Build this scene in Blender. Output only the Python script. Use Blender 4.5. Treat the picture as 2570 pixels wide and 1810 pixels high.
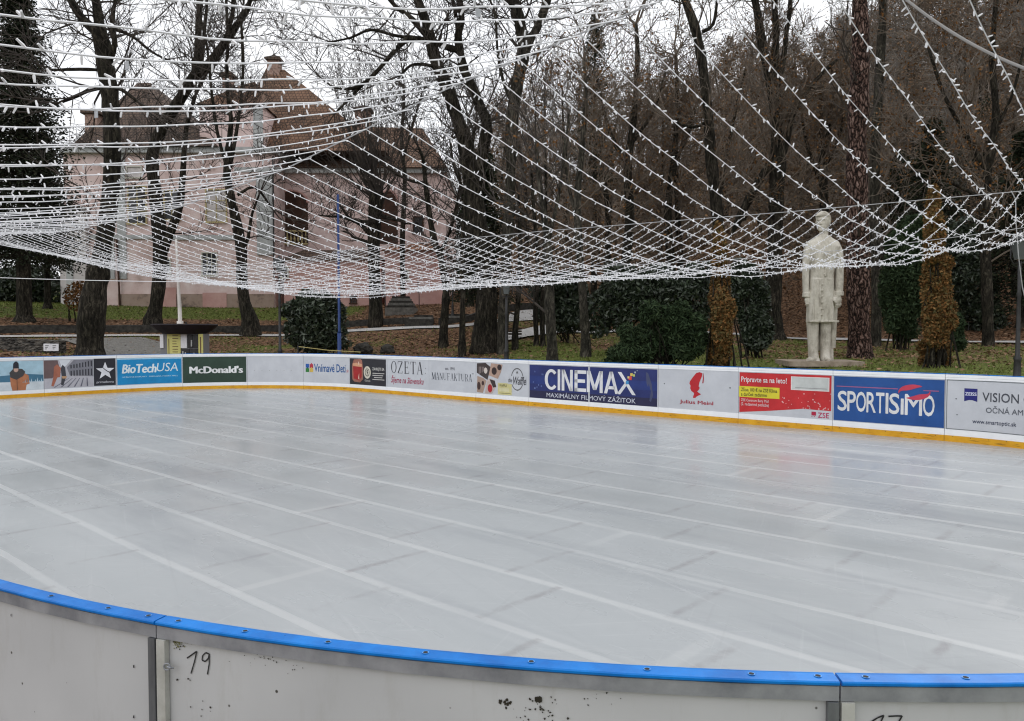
import bpy, bmesh, math, random
from mathutils import Vector, Matrix, noise
R = random.Random(7)
for o in list(bpy.data.objects): bpy.data.objects.remove(o)
SC = bpy.context.scene
COL = SC.collection
# ---------------------------------------------------------------- camera, light, exposure
TH = math.atan(73/1985.0); CT, ST = math.cos(TH), math.sin(TH); FL = 1985.0; CH = 2.0
cam = bpy.data.cameras.new('camera'); camo = bpy.data.objects.new('camera', cam); COL.objects.link(camo)
camo.location = (0, 0, CH); camo.rotation_euler = (math.pi/2-TH, 0, 0)
cam.sensor_width = 36; cam.lens = 36*FL/2570; cam.clip_start = .05; cam.clip_end = 3000
SC.camera = camo
SUN_EL, SUN_ROT = math.radians(38), math.radians(215)
w = bpy.data.worlds.new('World'); SC.world = w; w.use_nodes = True
nt = w.node_tree; bg = nt.nodes['Background']
sky = nt.nodes.new('ShaderNodeTexSky'); sky.sky_type = 'NISHITA'; sky.sun_disc = False
sky.sun_elevation = SUN_EL; sky.sun_rotation = SUN_ROT; sky.air_density = 1.0; sky.dust_density = 3.0; sky.ozone_density = 1.0
hs = nt.nodes.new('ShaderNodeHueSaturation'); hs.inputs['Saturation'].default_value = .12
# overcast: mix the physical sky towards an even cloud layer, mottled by soft cloud noise
tc = nt.nodes.new('ShaderNodeTexCoord'); cn = nt.nodes.new('ShaderNodeTexNoise'); cn.inputs['Scale'].default_value = 2.2; cn.inputs['Detail'].default_value = 5
cr = nt.nodes.new('ShaderNodeValToRGB'); cr.color_ramp.elements[0].color = (6.7, 6.9, 7.3, 1); cr.color_ramp.elements[1].color = (8.3, 8.4, 8.6, 1)
cr.color_ramp.elements[0].position = .3; cr.color_ramp.elements[1].position = .7
mx = nt.nodes.new('ShaderNodeMixRGB'); mx.inputs[0].default_value = .8
nt.links.new(tc.outputs['Generated'], cn.inputs['Vector']); nt.links.new(cn.outputs['Fac'], cr.inputs[0])
nt.links.new(sky.outputs[0], hs.inputs['Color']); nt.links.new(hs.outputs[0], mx.inputs[1]); nt.links.new(cr.outputs[0], mx.inputs[2])
nt.links.new(mx.outputs[0], bg.inputs['Color']); bg.inputs['Strength'].default_value = .115
sl = bpy.data.lights.new('sun', 'SUN'); sl.energy = .6; sl.angle = math.radians(25); sl.color = (1, .97, .93)
so = bpy.data.objects.new('sun', sl); COL.objects.link(so)
so.rotation_euler = (math.pi/2-SUN_EL, 0, math.radians(180)-SUN_ROT+math.pi)
SC.view_settings.view_transform = 'Standard'; SC.view_settings.look = 'None'; SC.view_settings.gamma = 1
SC.view_settings.exposure = 0.5; SC.view_settings.use_curve_mapping = False
SC.render.engine = 'CYCLES'
SC.cycles.filter_width = 1.15; SC.cycles.max_bounces = 5; SC.cycles.diffuse_bounces = 3; SC.cycles.transparent_max_bounces = 4

# ---------------------------------------------------------------- helpers
def ray(px, py):
    x = (px-1285)/FL; y = -(py-905)/FL
    return Vector((x, CT+y*ST, -ST+y*CT))
def at(px, py, Y):
    r = ray(px, py); return Vector((0, 0, CH))+r*(Y/r.y)
def proj(p):
    d = Vector(p)-Vector((0, 0, CH)); zc = d.y*CT-d.z*ST; yc = d.y*ST+d.z*CT
    return 1285+FL*d.x/zc, 905-FL*yc/zc
def interp(x, xs, ys):
    if x <= xs[0]: return ys[0]
    for i in range(1, len(xs)):
        if x <= xs[i]:
            t = (x-xs[i-1])/(xs[i]-xs[i-1]); return ys[i-1]*(1-t)+ys[i]*t
    return ys[-1]
def sstep(a, b, x):
    t = max(0, min(1, (x-a)/(b-a))); return t*t*(3-2*t)

class MB:
    def __init__(s): s.v = []; s.f = []
    def quad(s, a, b, c, d):
        n = len(s.v); s.v += [tuple(a), tuple(b), tuple(c), tuple(d)]; s.f.append((n, n+1, n+2, n+3))
    def poly(s, pts):
        n = len(s.v); s.v += [tuple(p) for p in pts]; s.f.append(tuple(range(n, n+len(pts))))
    def box(s, x0, x1, y0, y1, z0, z1, M=None):
        n = len(s.v); P = [Vector(p) for p in ((x0,y0,z0),(x1,y0,z0),(x1,y1,z0),(x0,y1,z0),(x0,y0,z1),(x1,y0,z1),(x1,y1,z1),(x0,y1,z1))]
        if M is not None: P = [M@p for p in P]
        s.v += [tuple(p) for p in P]
        s.f += [(n,n+3,n+2,n+1),(n+4,n+5,n+6,n+7),(n,n+1,n+5,n+4),(n+1,n+2,n+6,n+5),(n+2,n+3,n+7,n+6),(n+3,n,n+4,n+7)]
    def tube(s, pts, rad, k=6, cap=True):
        n0 = len(s.v); m = len(pts); v = s.v
        up = Vector((.31, .17, .93))
        for i, p in enumerate(pts):
            a = pts[max(0, i-1)]; b = pts[min(m-1, i+1)]; d = b-a
            if d.length < 1e-9: d = Vector((0, 0, 1))
            x = d.cross(up)
            if x.length < 1e-4*d.length: x = d.cross(Vector((1, 0, 0)))
            x.normalize(); y = x.cross(d); y.normalize(); r = rad[i]
            for j in range(k):
                t = 6.2831853*j/k; c = math.cos(t)*r; q = math.sin(t)*r
                v.append((p.x+x.x*c+y.x*q, p.y+x.y*c+y.y*q, p.z+x.z*c+y.z*q))
        for i in range(m-1):
            for j in range(k):
                a = n0+i*k+j; b = n0+i*k+(j+1) % k
                s.f.append((a, b, b+k, a+k))
        if cap and k > 3:
            s.f.append(tuple(n0+k-1-j for j in range(k))); s.f.append(tuple(n0+(m-1)*k+j for j in range(k)))
    def loft(s, secs, k=20):
        # secs: (cx,cy,z,rx,ry,exp)
        n0 = len(s.v)
        for (cx, cy, z, rx, ry, e) in secs:
            for j in range(k):
                t = 2*math.pi*j/k; c, q = math.cos(t), math.sin(t)
                s.v.append((cx+rx*math.copysign(abs(c)**(2/e), c), cy+ry*math.copysign(abs(q)**(2/e), q), z))
        for i in range(len(secs)-1):
            for j in range(k):
                a = n0+i*k+j; b = n0+i*k+(j+1) % k; s.f.append((a, b, b+k, a+k))
        s.f.append(tuple(n0+k-1-j for j in range(k))); s.f.append(tuple(n0+(len(secs)-1)*k+j for j in range(k)))
    def build(s, name, mat, parent=None, smooth=False):
        me = bpy.data.meshes.new(name); me.from_pydata(s.v, [], s.f); me.update()
        if mat is not None: me.materials.append(mat)
        if smooth: me.shade_smooth()
        o = bpy.data.objects.new(name, me); COL.objects.link(o)
        if parent is not None: o.parent = parent
        return o
def tag(o, label=None, cat=None, group=None, kind=None):
    if label: o['label'] = label
    if cat: o['category'] = cat
    if group: o['group'] = group
    if kind: o['kind'] = kind
    return o
def thing(name, label, cat, group=None, loc=(0, 0, 0), rz=0):
    o = bpy.data.objects.new(name, None); COL.objects.link(o); o.location = loc; o.rotation_euler.z = rz
    o.empty_display_size = .2
    return tag(o, label, cat, group)

def mat(name, c1, c2=None, scale=5., rough=.7, detail=6, lo=.35, hi=.65, bump=0, bscale=None, spec=.4, c3=None, stretch=None, metal=0, vor=False, bd=.02):
    m = bpy.data.materials.new(name); m.use_nodes = True; t = m.node_tree; b = t.nodes['Principled BSDF']
    b.inputs['Roughness'].default_value = rough; b.inputs['Specular IOR Level'].default_value = spec; b.inputs['Metallic'].default_value = metal
    if c2 is None:
        b.inputs['Base Color'].default_value = (*c1, 1)
        if not bump: return m
    co = t.nodes.new('ShaderNodeTexCoord'); src = co.outputs['Object']
    if stretch:
        mp = t.nodes.new('ShaderNodeMapping'); mp.inputs['Scale'].default_value = stretch; t.links.new(src, mp.inputs[0]); src = mp.outputs[0]
    if c2 is not None:
        n = t.nodes.new('ShaderNodeTexNoise'); n.inputs['Scale'].default_value = scale; n.inputs['Detail'].default_value = detail
        n.inputs['Roughness'].default_value = .65
        t.links.new(src, n.inputs['Vector'])
        r = t.nodes.new('ShaderNodeValToRGB'); r.color_ramp.elements[0].position = lo; r.color_ramp.elements[1].position = hi
        r.color_ramp.elements[0].color = (*c1, 1); r.color_ramp.elements[1].color = (*c2, 1)
        if c3: e = r.color_ramp.elements.new((lo+hi)/2); e.color = (*c3, 1)
        t.links.new(n.outputs['Fac'], r.inputs[0]); t.links.new(r.outputs[0], b.inputs['Base Color'])
    if bump:
        if vor:
            n2 = t.nodes.new('ShaderNodeTexVoronoi'); n2.feature = 'DISTANCE_TO_EDGE'; out = 'Distance'
        else:
            n2 = t.nodes.new('ShaderNodeTexNoise'); n2.inputs['Detail'].default_value = 5; out = 'Fac'
        n2.inputs['Scale'].default_value = bscale or scale*3; t.links.new(src, n2.inputs['Vector'])
        bp = t.nodes.new('ShaderNodeBump'); bp.inputs['Strength'].default_value = bump; bp.inputs['Distance'].default_value = bd
        t.links.new(n2.outputs[out], bp.inputs['Height']); t.links.new(bp.outputs[0], b.inputs['Normal'])
    return m
def island_mat(name, cols, rough=.8, spec=.2):
    m = bpy.data.materials.new(name); m.use_nodes = True; t = m.node_tree; b = t.nodes['Principled BSDF']
    b.inputs['Roughness'].default_value = rough; b.inputs['Specular IOR Level'].default_value = spec
    g = t.nodes.new('ShaderNodeNewGeometry'); r = t.nodes.new('ShaderNodeValToRGB'); r.color_ramp.interpolation = 'LINEAR'
    e = r.color_ramp.elements; e[0].color = (*cols[0], 1); e[1].color = (*cols[-1], 1)
    for i, c in enumerate(cols[1:-1]): x = e.new((i+1)/(len(cols)-1)); x.color = (*c, 1)
    t.links.new(g.outputs['Random Per Island'], r.inputs[0]); t.links.new(r.outputs[0], b.inputs['Base Color'])
    return m

M = {}
M['blue'] = mat('blue_plastic', (.0, .13, .48), (.004, .22, .70), 7, .42, spec=.3, bump=.25, bscale=50, bd=.002, detail=9)
M['white_rail'] = mat('white_rail', (.84, .85, .87), (.90, .91, .92), 4, .4)
M['panel'] = mat('panel_white', (.50, .515, .55), (.57, .585, .62), 2.2, .5)
M['yellow'] = mat('yellow_kick', (.62, .29, .006), (.76, .40, .015), 3, .5, c3=(.70, .35, .01))
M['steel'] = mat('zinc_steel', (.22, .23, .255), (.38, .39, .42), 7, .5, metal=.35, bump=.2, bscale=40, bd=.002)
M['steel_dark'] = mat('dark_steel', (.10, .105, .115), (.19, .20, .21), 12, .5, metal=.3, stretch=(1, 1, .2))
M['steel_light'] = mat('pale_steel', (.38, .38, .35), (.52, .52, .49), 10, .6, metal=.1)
M['scuff'] = mat('scuff', (.22, .11, .01), (.40, .20, .01), 20, .6)
M['dark'] = mat('dark_dots', (.02, .02, .022))
M['cable'] = mat('white_cable', (.82, .82, .84), rough=.5)
M['wire'] = mat('steel_wire', (.42, .42, .43), rough=.5)
M['grey_cable'] = mat('grey_cable', (.27, .26, .25), rough=.6)
M['stone'] = mat('statue_stone', (.23, .205, .165), (.66, .625, .55), 2.2, .9, c3=(.51, .475, .405), bump=1.0, bscale=16, bd=.035, lo=.30, hi=.64, detail=12, stretch=(1.3, 1.3, .7))
M['slab'] = mat('slab_stone', (.22, .17, .125), (.40, .33, .26), 3, .85, bump=.4, bscale=14)
M['path'] = mat('path_asphalt', (.38, .37, .36), (.50, .485, .47), 1.5, .9)
M['cobble'] = mat('cobble', (.12, .115, .105), (.22, .21, .19), 6, .85, bump=1.0, bscale=6, vor=True, bd=.08)
M['darkwall'] = mat('dark_wall', (.014, .013, .011), (.055, .05, .042), 4, .9, bump=.7, bscale=7, bd=.05)
M['rubble'] = mat('rubble_wall', (.02, .019, .017), (.15, .135, .115), 3.4, .9, bump=1.0, bscale=4.5, vor=True, bd=.2, stretch=(1, 1, 2.2), lo=.42, hi=.6)
def bark_mat(name, dk, md, lt, sc=11, st=.16):
    m = bpy.data.materials.new(name); m.use_nodes = True; t = m.node_tree; b = t.nodes['Principled BSDF']; b.inputs['Roughness'].default_value = .92; b.inputs['Specular IOR Level'].default_value = .15
    co = t.nodes.new('ShaderNodeTexCoord'); no = t.nodes.new('ShaderNodeTexNoise'); no.inputs['Scale'].default_value = 2.2; no.inputs['Detail'].default_value = 4
    t.links.new(co.outputs['Object'], no.inputs[0])
    ad = t.nodes.new('ShaderNodeVectorMath'); ad.operation = 'MULTIPLY_ADD'; ad.inputs[1].default_value = (.35, .35, .5); t.links.new(no.outputs['Color'], ad.inputs[0]); t.links.new(co.outputs['Object'], ad.inputs[2])
    mp = t.nodes.new('ShaderNodeMapping'); mp.inputs['Scale'].default_value = (1, 1, st); t.links.new(ad.outputs[0], mp.inputs[0])
    n = t.nodes.new('ShaderNodeTexNoise'); n.inputs['Scale'].default_value = sc; n.inputs['Detail'].default_value = 7; n.inputs['Roughness'].default_value = .7; t.links.new(mp.outputs[0], n.inputs[0])
    r = t.nodes.new('ShaderNodeValToRGB'); e = r.color_ramp.elements; e[0].position = .38; e[0].color = (*dk, 1); e[1].position = .68; e[1].color = (*lt, 1); x = e.new(.52); x.color = (*md, 1)
    t.links.new(n.outputs['Fac'], r.inputs[0])
    n3 = t.nodes.new('ShaderNodeTexNoise'); n3.inputs['Scale'].default_value = .9; n3.inputs['Detail'].default_value = 3; t.links.new(co.outputs['Object'], n3.inputs[0])
    r3 = t.nodes.new('ShaderNodeValToRGB'); r3.color_ramp.elements[0].position = .35; r3.color_ramp.elements[1].position = .7; r3.color_ramp.elements[0].color = (.6, .62, .55, 1); r3.color_ramp.elements[1].color = (1.15, 1.12, 1.08, 1); t.links.new(n3.outputs['Fac'], r3.inputs[0])
    mu = t.nodes.new('ShaderNodeMixRGB'); mu.blend_type = 'MULTIPLY'; mu.inputs[0].default_value = 1; t.links.new(r.outputs[0], mu.inputs[1]); t.links.new(r3.outputs[0], mu.inputs[2]); t.links.new(mu.outputs[0], b.inputs['Base Color'])
    bp = t.nodes.new('ShaderNodeBump'); bp.inputs['Distance'].default_value = .10; bp.inputs['Strength'].default_value = 1.0; t.links.new(n.outputs['Fac'], bp.inputs['Height']); t.links.new(bp.outputs[0], b.inputs['Normal'])
    return m
M['bark'] = bark_mat('dark_bark', (.007, .006, .005), (.034, .030, .024), (.115, .102, .082))
M['bark_grey'] = bark_mat('grey_bark', (.014, .013, .011), (.055, .050, .042), (.17, .155, .13))
M['twig'] = mat('twig', (.028, .023, .020), (.075, .062, .052), 1.3, .9)
M['twig_brown'] = mat('twig_brown', (.07, .056, .044), (.19, .152, .118), .8, .9)
M['twig_grey'] = mat('twig_grey', (.09, .082, .074), (.24, .215, .185), .8, .9)
def pine_bark():
    m = bpy.data.materials.new('pine_bark'); m.use_nodes = True; t = m.node_tree; b = t.nodes['Principled BSDF']; b.inputs['Roughness'].default_value = .9; b.inputs['Specular IOR Level'].default_value = .15
    co = t.nodes.new('ShaderNodeTexCoord'); no = t.nodes.new('ShaderNodeTexNoise'); no.inputs['Scale'].default_value = 5; no.inputs['Detail'].default_value = 6
    t.links.new(co.outputs['Object'], no.inputs[0])
    ad = t.nodes.new('ShaderNodeVectorMath'); ad.operation = 'MULTIPLY_ADD'; ad.inputs[1].default_value = (.22, .22, .35); t.links.new(no.outputs['Color'], ad.inputs[0]); t.links.new(co.outputs['Object'], ad.inputs[2])
    mp = t.nodes.new('ShaderNodeMapping'); mp.inputs['Scale'].default_value = (10, 10, 2.6); t.links.new(ad.outputs[0], mp.inputs[0])
    v = t.nodes.new('ShaderNodeTexVoronoi'); v.feature = 'DISTANCE_TO_EDGE'; v.inputs['Scale'].default_value = 1; t.links.new(mp.outputs[0], v.inputs[0])
    v2 = t.nodes.new('ShaderNodeTexVoronoi'); v2.inputs['Scale'].default_value = 1; t.links.new(mp.outputs[0], v2.inputs[0])
    r = t.nodes.new('ShaderNodeValToRGB'); e = r.color_ramp.elements
    e[0].position = .04; e[0].color = (.008, .005, .004, 1); e[1].position = .42; e[1].color = (.30, .21, .18, 1); x = e.new(.16); x.color = (.12, .07, .055, 1)
    t.links.new(v.outputs['Distance'], r.inputs[0])
    hs_ = t.nodes.new('ShaderNodeMixRGB'); hs_.blend_type = 'MULTIPLY'; hs_.inputs[0].default_value = .5
    bw = t.nodes.new('ShaderNodeSeparateColor'); t.links.new(v2.outputs['Color'], bw.inputs[0]); cb = t.nodes.new('ShaderNodeCombineColor')
    for k in range(3): t.links.new(bw.outputs[0], cb.inputs[k])
    t.links.new(r.outputs[0], hs_.inputs[1]); t.links.new(cb.outputs[0], hs_.inputs[2]); t.links.new(hs_.outputs[0], b.inputs['Base Color'])
    bp = t.nodes.new('ShaderNodeBump'); bp.inputs['Distance'].default_value = .08; bp.inputs['Strength'].default_value = .9
    t.links.new(v.outputs['Distance'], bp.inputs['Height']); t.links.new(bp.outputs[0], b.inputs['Normal'])
    return m
M['pine_bark'] = pine_bark()
M['leaf_brown'] = island_mat('brown_leaves', [(.05, .027, .012), (.16, .075, .025), (.085, .045, .02), (.25, .115, .035), (.10, .06, .03)])
M['leaf_wood'] = island_mat('wood_leaves', [(.07, .052, .038), (.17, .115, .07), (.11, .085, .062), (.24, .14, .07), (.15, .12, .09)])
M['litter'] = island_mat('fallen_leaves', [(.06, .038, .024), (.24, .13, .07), (.14, .08, .045), (.33, .20, .12), (.10, .07, .045)])
M['grass'] = island_mat('grass_blades', [(.06, .08, .018), (.16, .19, .045), (.10, .13, .028), (.20, .20, .08)])
M['evergreen'] = island_mat('evergreen_leaves', [(.006, .011, .006), (.035, .052, .026), (.013, .022, .011), (.085, .105, .07)], .42, .5)
M['conifer'] = island_mat('conifer_needles', [(.006, .010, .006), (.022, .032, .014), (.012, .017, .009), (.035, .035, .016)])
M['yew'] = island_mat('yew_needles', [(.010, .020, .009), (.040, .066, .028), (.018, .033, .014), (.055, .08, .035)])
M['thuja'] = island_mat('orange_thuja', [(.06, .032, .013), (.25, .115, .036), (.12, .068, .024), (.17, .12, .045), (.065, .06, .024), (.31, .165, .06)])
M['pink'] = mat('pink_plaster', (.36, .25, .21), (.78, .65, .62), .8, .9, c3=(.68, .52, .49), bump=.3, bscale=6, lo=.25, hi=.7, detail=9)
M['pink_red'] = mat('rose_plaster', (.50, .28, .25), (.60, .38, .34), .8, .9)
M['base_plaster'] = mat('worn_plaster', (.10, .08, .065), (.38, .29, .24), .9, .95, c3=(.34, .25, .20), bump=.6, bscale=4, detail=9)
M['trim'] = mat('grey_trim', (.36, .37, .37), (.50, .51, .50), 2, .85)
M['pale'] = mat('pale_plaster', (.50, .46, .45), (.62, .58, .57), 1.2, .9)
def roofmat(name, a, b_):
    m = bpy.data.materials.new(name); m.use_nodes = True; t = m.node_tree; b = t.nodes['Principled BSDF']; b.inputs['Roughness'].default_value = .9
    co = t.nodes.new('ShaderNodeTexCoord'); br = t.nodes.new('ShaderNodeTexBrick'); br.inputs['Scale'].default_value = 1
    mp = t.nodes.new('ShaderNodeMapping'); mp.inputs['Rotation'].default_value = (math.pi/2, 0, 0)
    br.inputs['Brick Width'].default_value = .3; br.inputs['Row Height'].default_value = .28; br.inputs['Mortar Size'].default_value = .03
    br.inputs['Color1'].default_value = (*a, 1); br.inputs['Color2'].default_value = (*b_, 1); br.inputs['Mortar'].default_value = (a[0]*.35, a[1]*.35, a[2]*.35, 1)
    n = t.nodes.new('ShaderNodeTexNoise'); n.inputs['Scale'].default_value = .6; n.inputs['Detail'].default_value = 8
    mu = t.nodes.new('ShaderNodeMixRGB'); mu.blend_type = 'MULTIPLY'; mu.inputs[0].default_value = .8
    r = t.nodes.new('ShaderNodeValToRGB'); r.color_ramp.elements[0].position = .3; r.color_ramp.elements[1].position = .7
    r.color_ramp.elements[0].color = (.45, .45, .42, 1); r.color_ramp.elements[1].color = (1.1, 1.05, 1, 1)
    t.links.new(co.outputs['Object'], mp.inputs[0]); t.links.new(mp.outputs[0], br.inputs[0]); t.links.new(co.outputs['Object'], n.inputs[0])
    t.links.new(n.outputs['Fac'], r.inputs[0]); t.links.new(br.outputs[0], mu.inputs[1]); t.links.new(r.outputs[0], mu.inputs[2]); t.links.new(mu.outputs[0], b.inputs['Base Color'])
    return m
M['roof'] = roofmat('old_roof_tiles', (.17, .095, .06), (.22, .13, .085))
M['roof_dark'] = roofmat('dark_roof_tiles', (.10, .065, .05), (.14, .095, .07))
M['roof_orange'] = roofmat('orange_roof_tiles', (.33, .15, .08), (.28, .13, .07))
M['glass'] = mat('dark_glass', (.02, .022, .025), rough=.15, spec=.6)
M['winframe'] = mat('window_frame', (.55, .53, .46), rough=.6)
M['ochre'] = mat('ochre_frame', (.42, .34, .16), (.50, .42, .22), 4, .8)
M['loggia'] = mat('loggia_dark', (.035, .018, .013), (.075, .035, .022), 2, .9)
M['brick'] = mat('chimney_brick', (.22, .13, .10), (.42, .30, .25), 6, .9)
M['iron'] = mat('black_iron', (.012, .012, .013), (.03, .03, .03), 9, .45)
M['lampglass'] = mat('lamp_glass', (.10, .11, .11), rough=.2, spec=.6)
M['pole_blue'] = mat('pole_blue', (.008, .03, .13), (.012, .045, .18), 3, .5)
M['pole_white'] = mat('pole_white', (.62, .58, .54), (.72, .68, .64), 3, .6)
M['wood_dark'] = mat('bench_wood', (.035, .025, .018), (.09, .065, .045), 6, .8, stretch=(1, 8, 8))
M['canvas'] = mat('dark_canvas', (.010, .007, .010), (.018, .012, .016), 3, .8)
M['paper'] = mat('paper', (.75, .75, .78), rough=.8)
M['kiosk_yellow'] = mat('kiosk_yellow', (.62, .58, .20), rough=.6)
M['kiosk_grey'] = mat('kiosk_grey', (.20, .20, .21), rough=.6)
M['rope'] = mat('yellow_rope', (.45, .38, .15), rough=.8)

# ---------------------------------------------------------------- rink layout
US = Vector((.735, -.678)).normalized(); VS = Vector((-US.y, US.x))
U0, U1, V0, V1, RR, RB = -27.0, 1.22, .56, 15.93, 5.4, 5.2
LF = U1-U0-RR-RB; LSR = V1-V0-2*RB; LSL = V1-V0-2*RR; LAR = RB*math.pi/2; LAL = RR*math.pi/2
TOT = 2*LF+LSR+LSL+2*LAR+2*LAL
def uv(u, v, z=0): return Vector((US.x*u+VS.x*v, US.y*u+VS.y*v, z))
def path(s):
    s %= TOT
    if s < LF: return (U0+RR+s, V1, 0, 1)
    s -= LF
    if s < LAR: a = s/RB; return (U1-RB+RB*math.sin(a), V1-RB+RB*math.cos(a), math.sin(a), math.cos(a))
    s -= LAR
    if s < LSR: return (U1, V1-RB-s, 1, 0)
    s -= LSR
    if s < LAR: a = s/RB; return (U1-RB+RB*math.cos(a), V0+RB-RB*math.sin(a), math.cos(a), -math.sin(a))
    s -= LAR
    if s < LF: return (U1-RB-s, V0, 0, -1)
    s -= LF
    if s < LAL: a = s/RR; return (U0+RR-RR*math.sin(a), V0+RR-RR*math.cos(a), -math.sin(a), -math.cos(a))
    s -= LAL
    if s < LSL: return (U0, V0+RR+s, -1, 0)
    s -= LSL
    a = s/RR; return (U0+RR-RR*math.cos(a), V1-RR+RR*math.sin(a), -math.cos(a), math.sin(a))
def P(s, off, z):
    u, v, nu, nv = path(s); return uv(u+nu*off, v+nv*off, z)
def rinkD(x, y):
    u = x*US.x+y*US.y; v = x*VS.x+y*VS.y
    cu, cv = (U0+U1)/2, (V0+V1)/2; qx = abs(u-cu)-(U1-U0)/2+RR; qy = abs(v-cv)-(V1-V0)/2+RR
    return math.hypot(max(qx, 0), max(qy, 0))+min(max(qx, qy), 0)-RR

# ---------------------------------------------------------------- terrain
BCOL = [-.65, -.3, -.1, 0, .12, .4, .65]
DK = [0, 2, 6, 10, 15, 20, 22, 22.6, 29, 34, 36, 45, 60, 100, 160, 260]
ZK = [[-.06, .05, .55, .93, 1.3, 1.72, 1.76, 2.22, 3.05, 3.55, 3.7, 4.4, 6, 8, 9, 10],
      [-.06, .05, .55, .93, 1.3, 1.74, 1.78, 2.22, 3.05, 3.75, 3.85, 4.0, 4.5, 7, 8, 9],
      [-.06, .05, .5, .9, 1.35, 2.2, 2.3, 2.8, 3.6, 4.3, 4.5, 5.2, 7, 10, 13, 15],
      [-.06, .05, .5, .92, 1.6, 2.6, 2.8, 3.1, 4.0, 4.7, 4.9, 6.5, 10, 18, 30, 36],
      [-.06, .05, .5, .92, 1.25, 1.6, 1.72, 1.75, 2.2, 3.2, 3.6, 5.5, 9, 21, 38, 48],
      [-.06, .05, .5, .9, 1.05, 1.18, 1.27, 1.28, 1.5, 2.1, 2.5, 5, 9.5, 26, 52, 72],
      [-.06, .05, .5, .9, 1.03, 1.12, 1.2, 1.21, 1.38, 1.9, 2.3, 5, 10, 28, 58, 80]]
def terr(x, y):
    d = rinkD(x, y)
    if d <= 0: return -.06
    b = x/max(y, 3.)
    b = max(-.65, min(.65, b))
    i = 0
    while i < 5 and b > BCOL[i+1]: i += 1
    t = (b-BCOL[i])/(BCOL[i+1]-BCOL[i]); t = t*t*(3-2*t)
    z = interp(d, DK, ZK[i])*(1-t)+interp(d, DK, ZK[i+1])*t
    k = sstep(4, 16, y); z = z*k-.1*(1-k)
    if d > 4: z += (noise.noise(Vector((x*.25, y*.25, 0))))*.08*min(1, (d-4)/10)
    return z
def spaced(a, b, c0, s0, g):
    # denser around c0
    xs = [c0]; st = s0; x = c0
    while x < b: x += st; xs.append(x); st *= g
    st = s0; x = c0
    while x > a: x -= st; xs.insert(0, x); st *= g
    return xs
xs = [i*.9 for i in range(-60, 61)]
x = 54.; st = 1.2
while x < 500: x += st; st *= 1.12; xs.append(x); xs.insert(0, -x)
ys = [i*.9 for i in range(-12, 90)]
y = ys[-1]; st = 1.1
while y < 700: y += st; st *= 1.1; ys.append(y)
ys = [-300, -120, -50, -25, -15]+ys
tb = MB()
for y in ys:
    for x in xs: tb.v.append((x, y, terr(x, y)))
nx = len(xs)
tb.f = [(j*nx+i, j*nx+i+1, (j+1)*nx+i+1, (j+1)*nx+i) for j in range(len(ys)-1) for i in range(nx-1)]
def leafiness(x, y):
    d = rinkD(x, y); b = x/max(y, 3.)
    n = noise.noise(Vector((x*.35, y*.35, 3)))*.35
    r = sstep(-.12, .1, b)
    near = .50*(1-r)+.40*r
    if b > -.2 and b < .0: near = .6
    far_l = .92-.92*sstep(25.2, 28.5, d); far_r = 1.0
    cut = sstep(20, 22.5, d)*(1-r)+sstep(27, 30, d)*r
    if b < -.35: near = .55
    mid = near*(1-cut)+cut*(far_l*(1-sstep(-.22, -.15, b))+far_r*sstep(-.22, -.15, b))
    near_edge = (1-sstep(9, 16, d))*r*.3
    return max(0, min(1, mid-near_edge+n))
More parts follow.
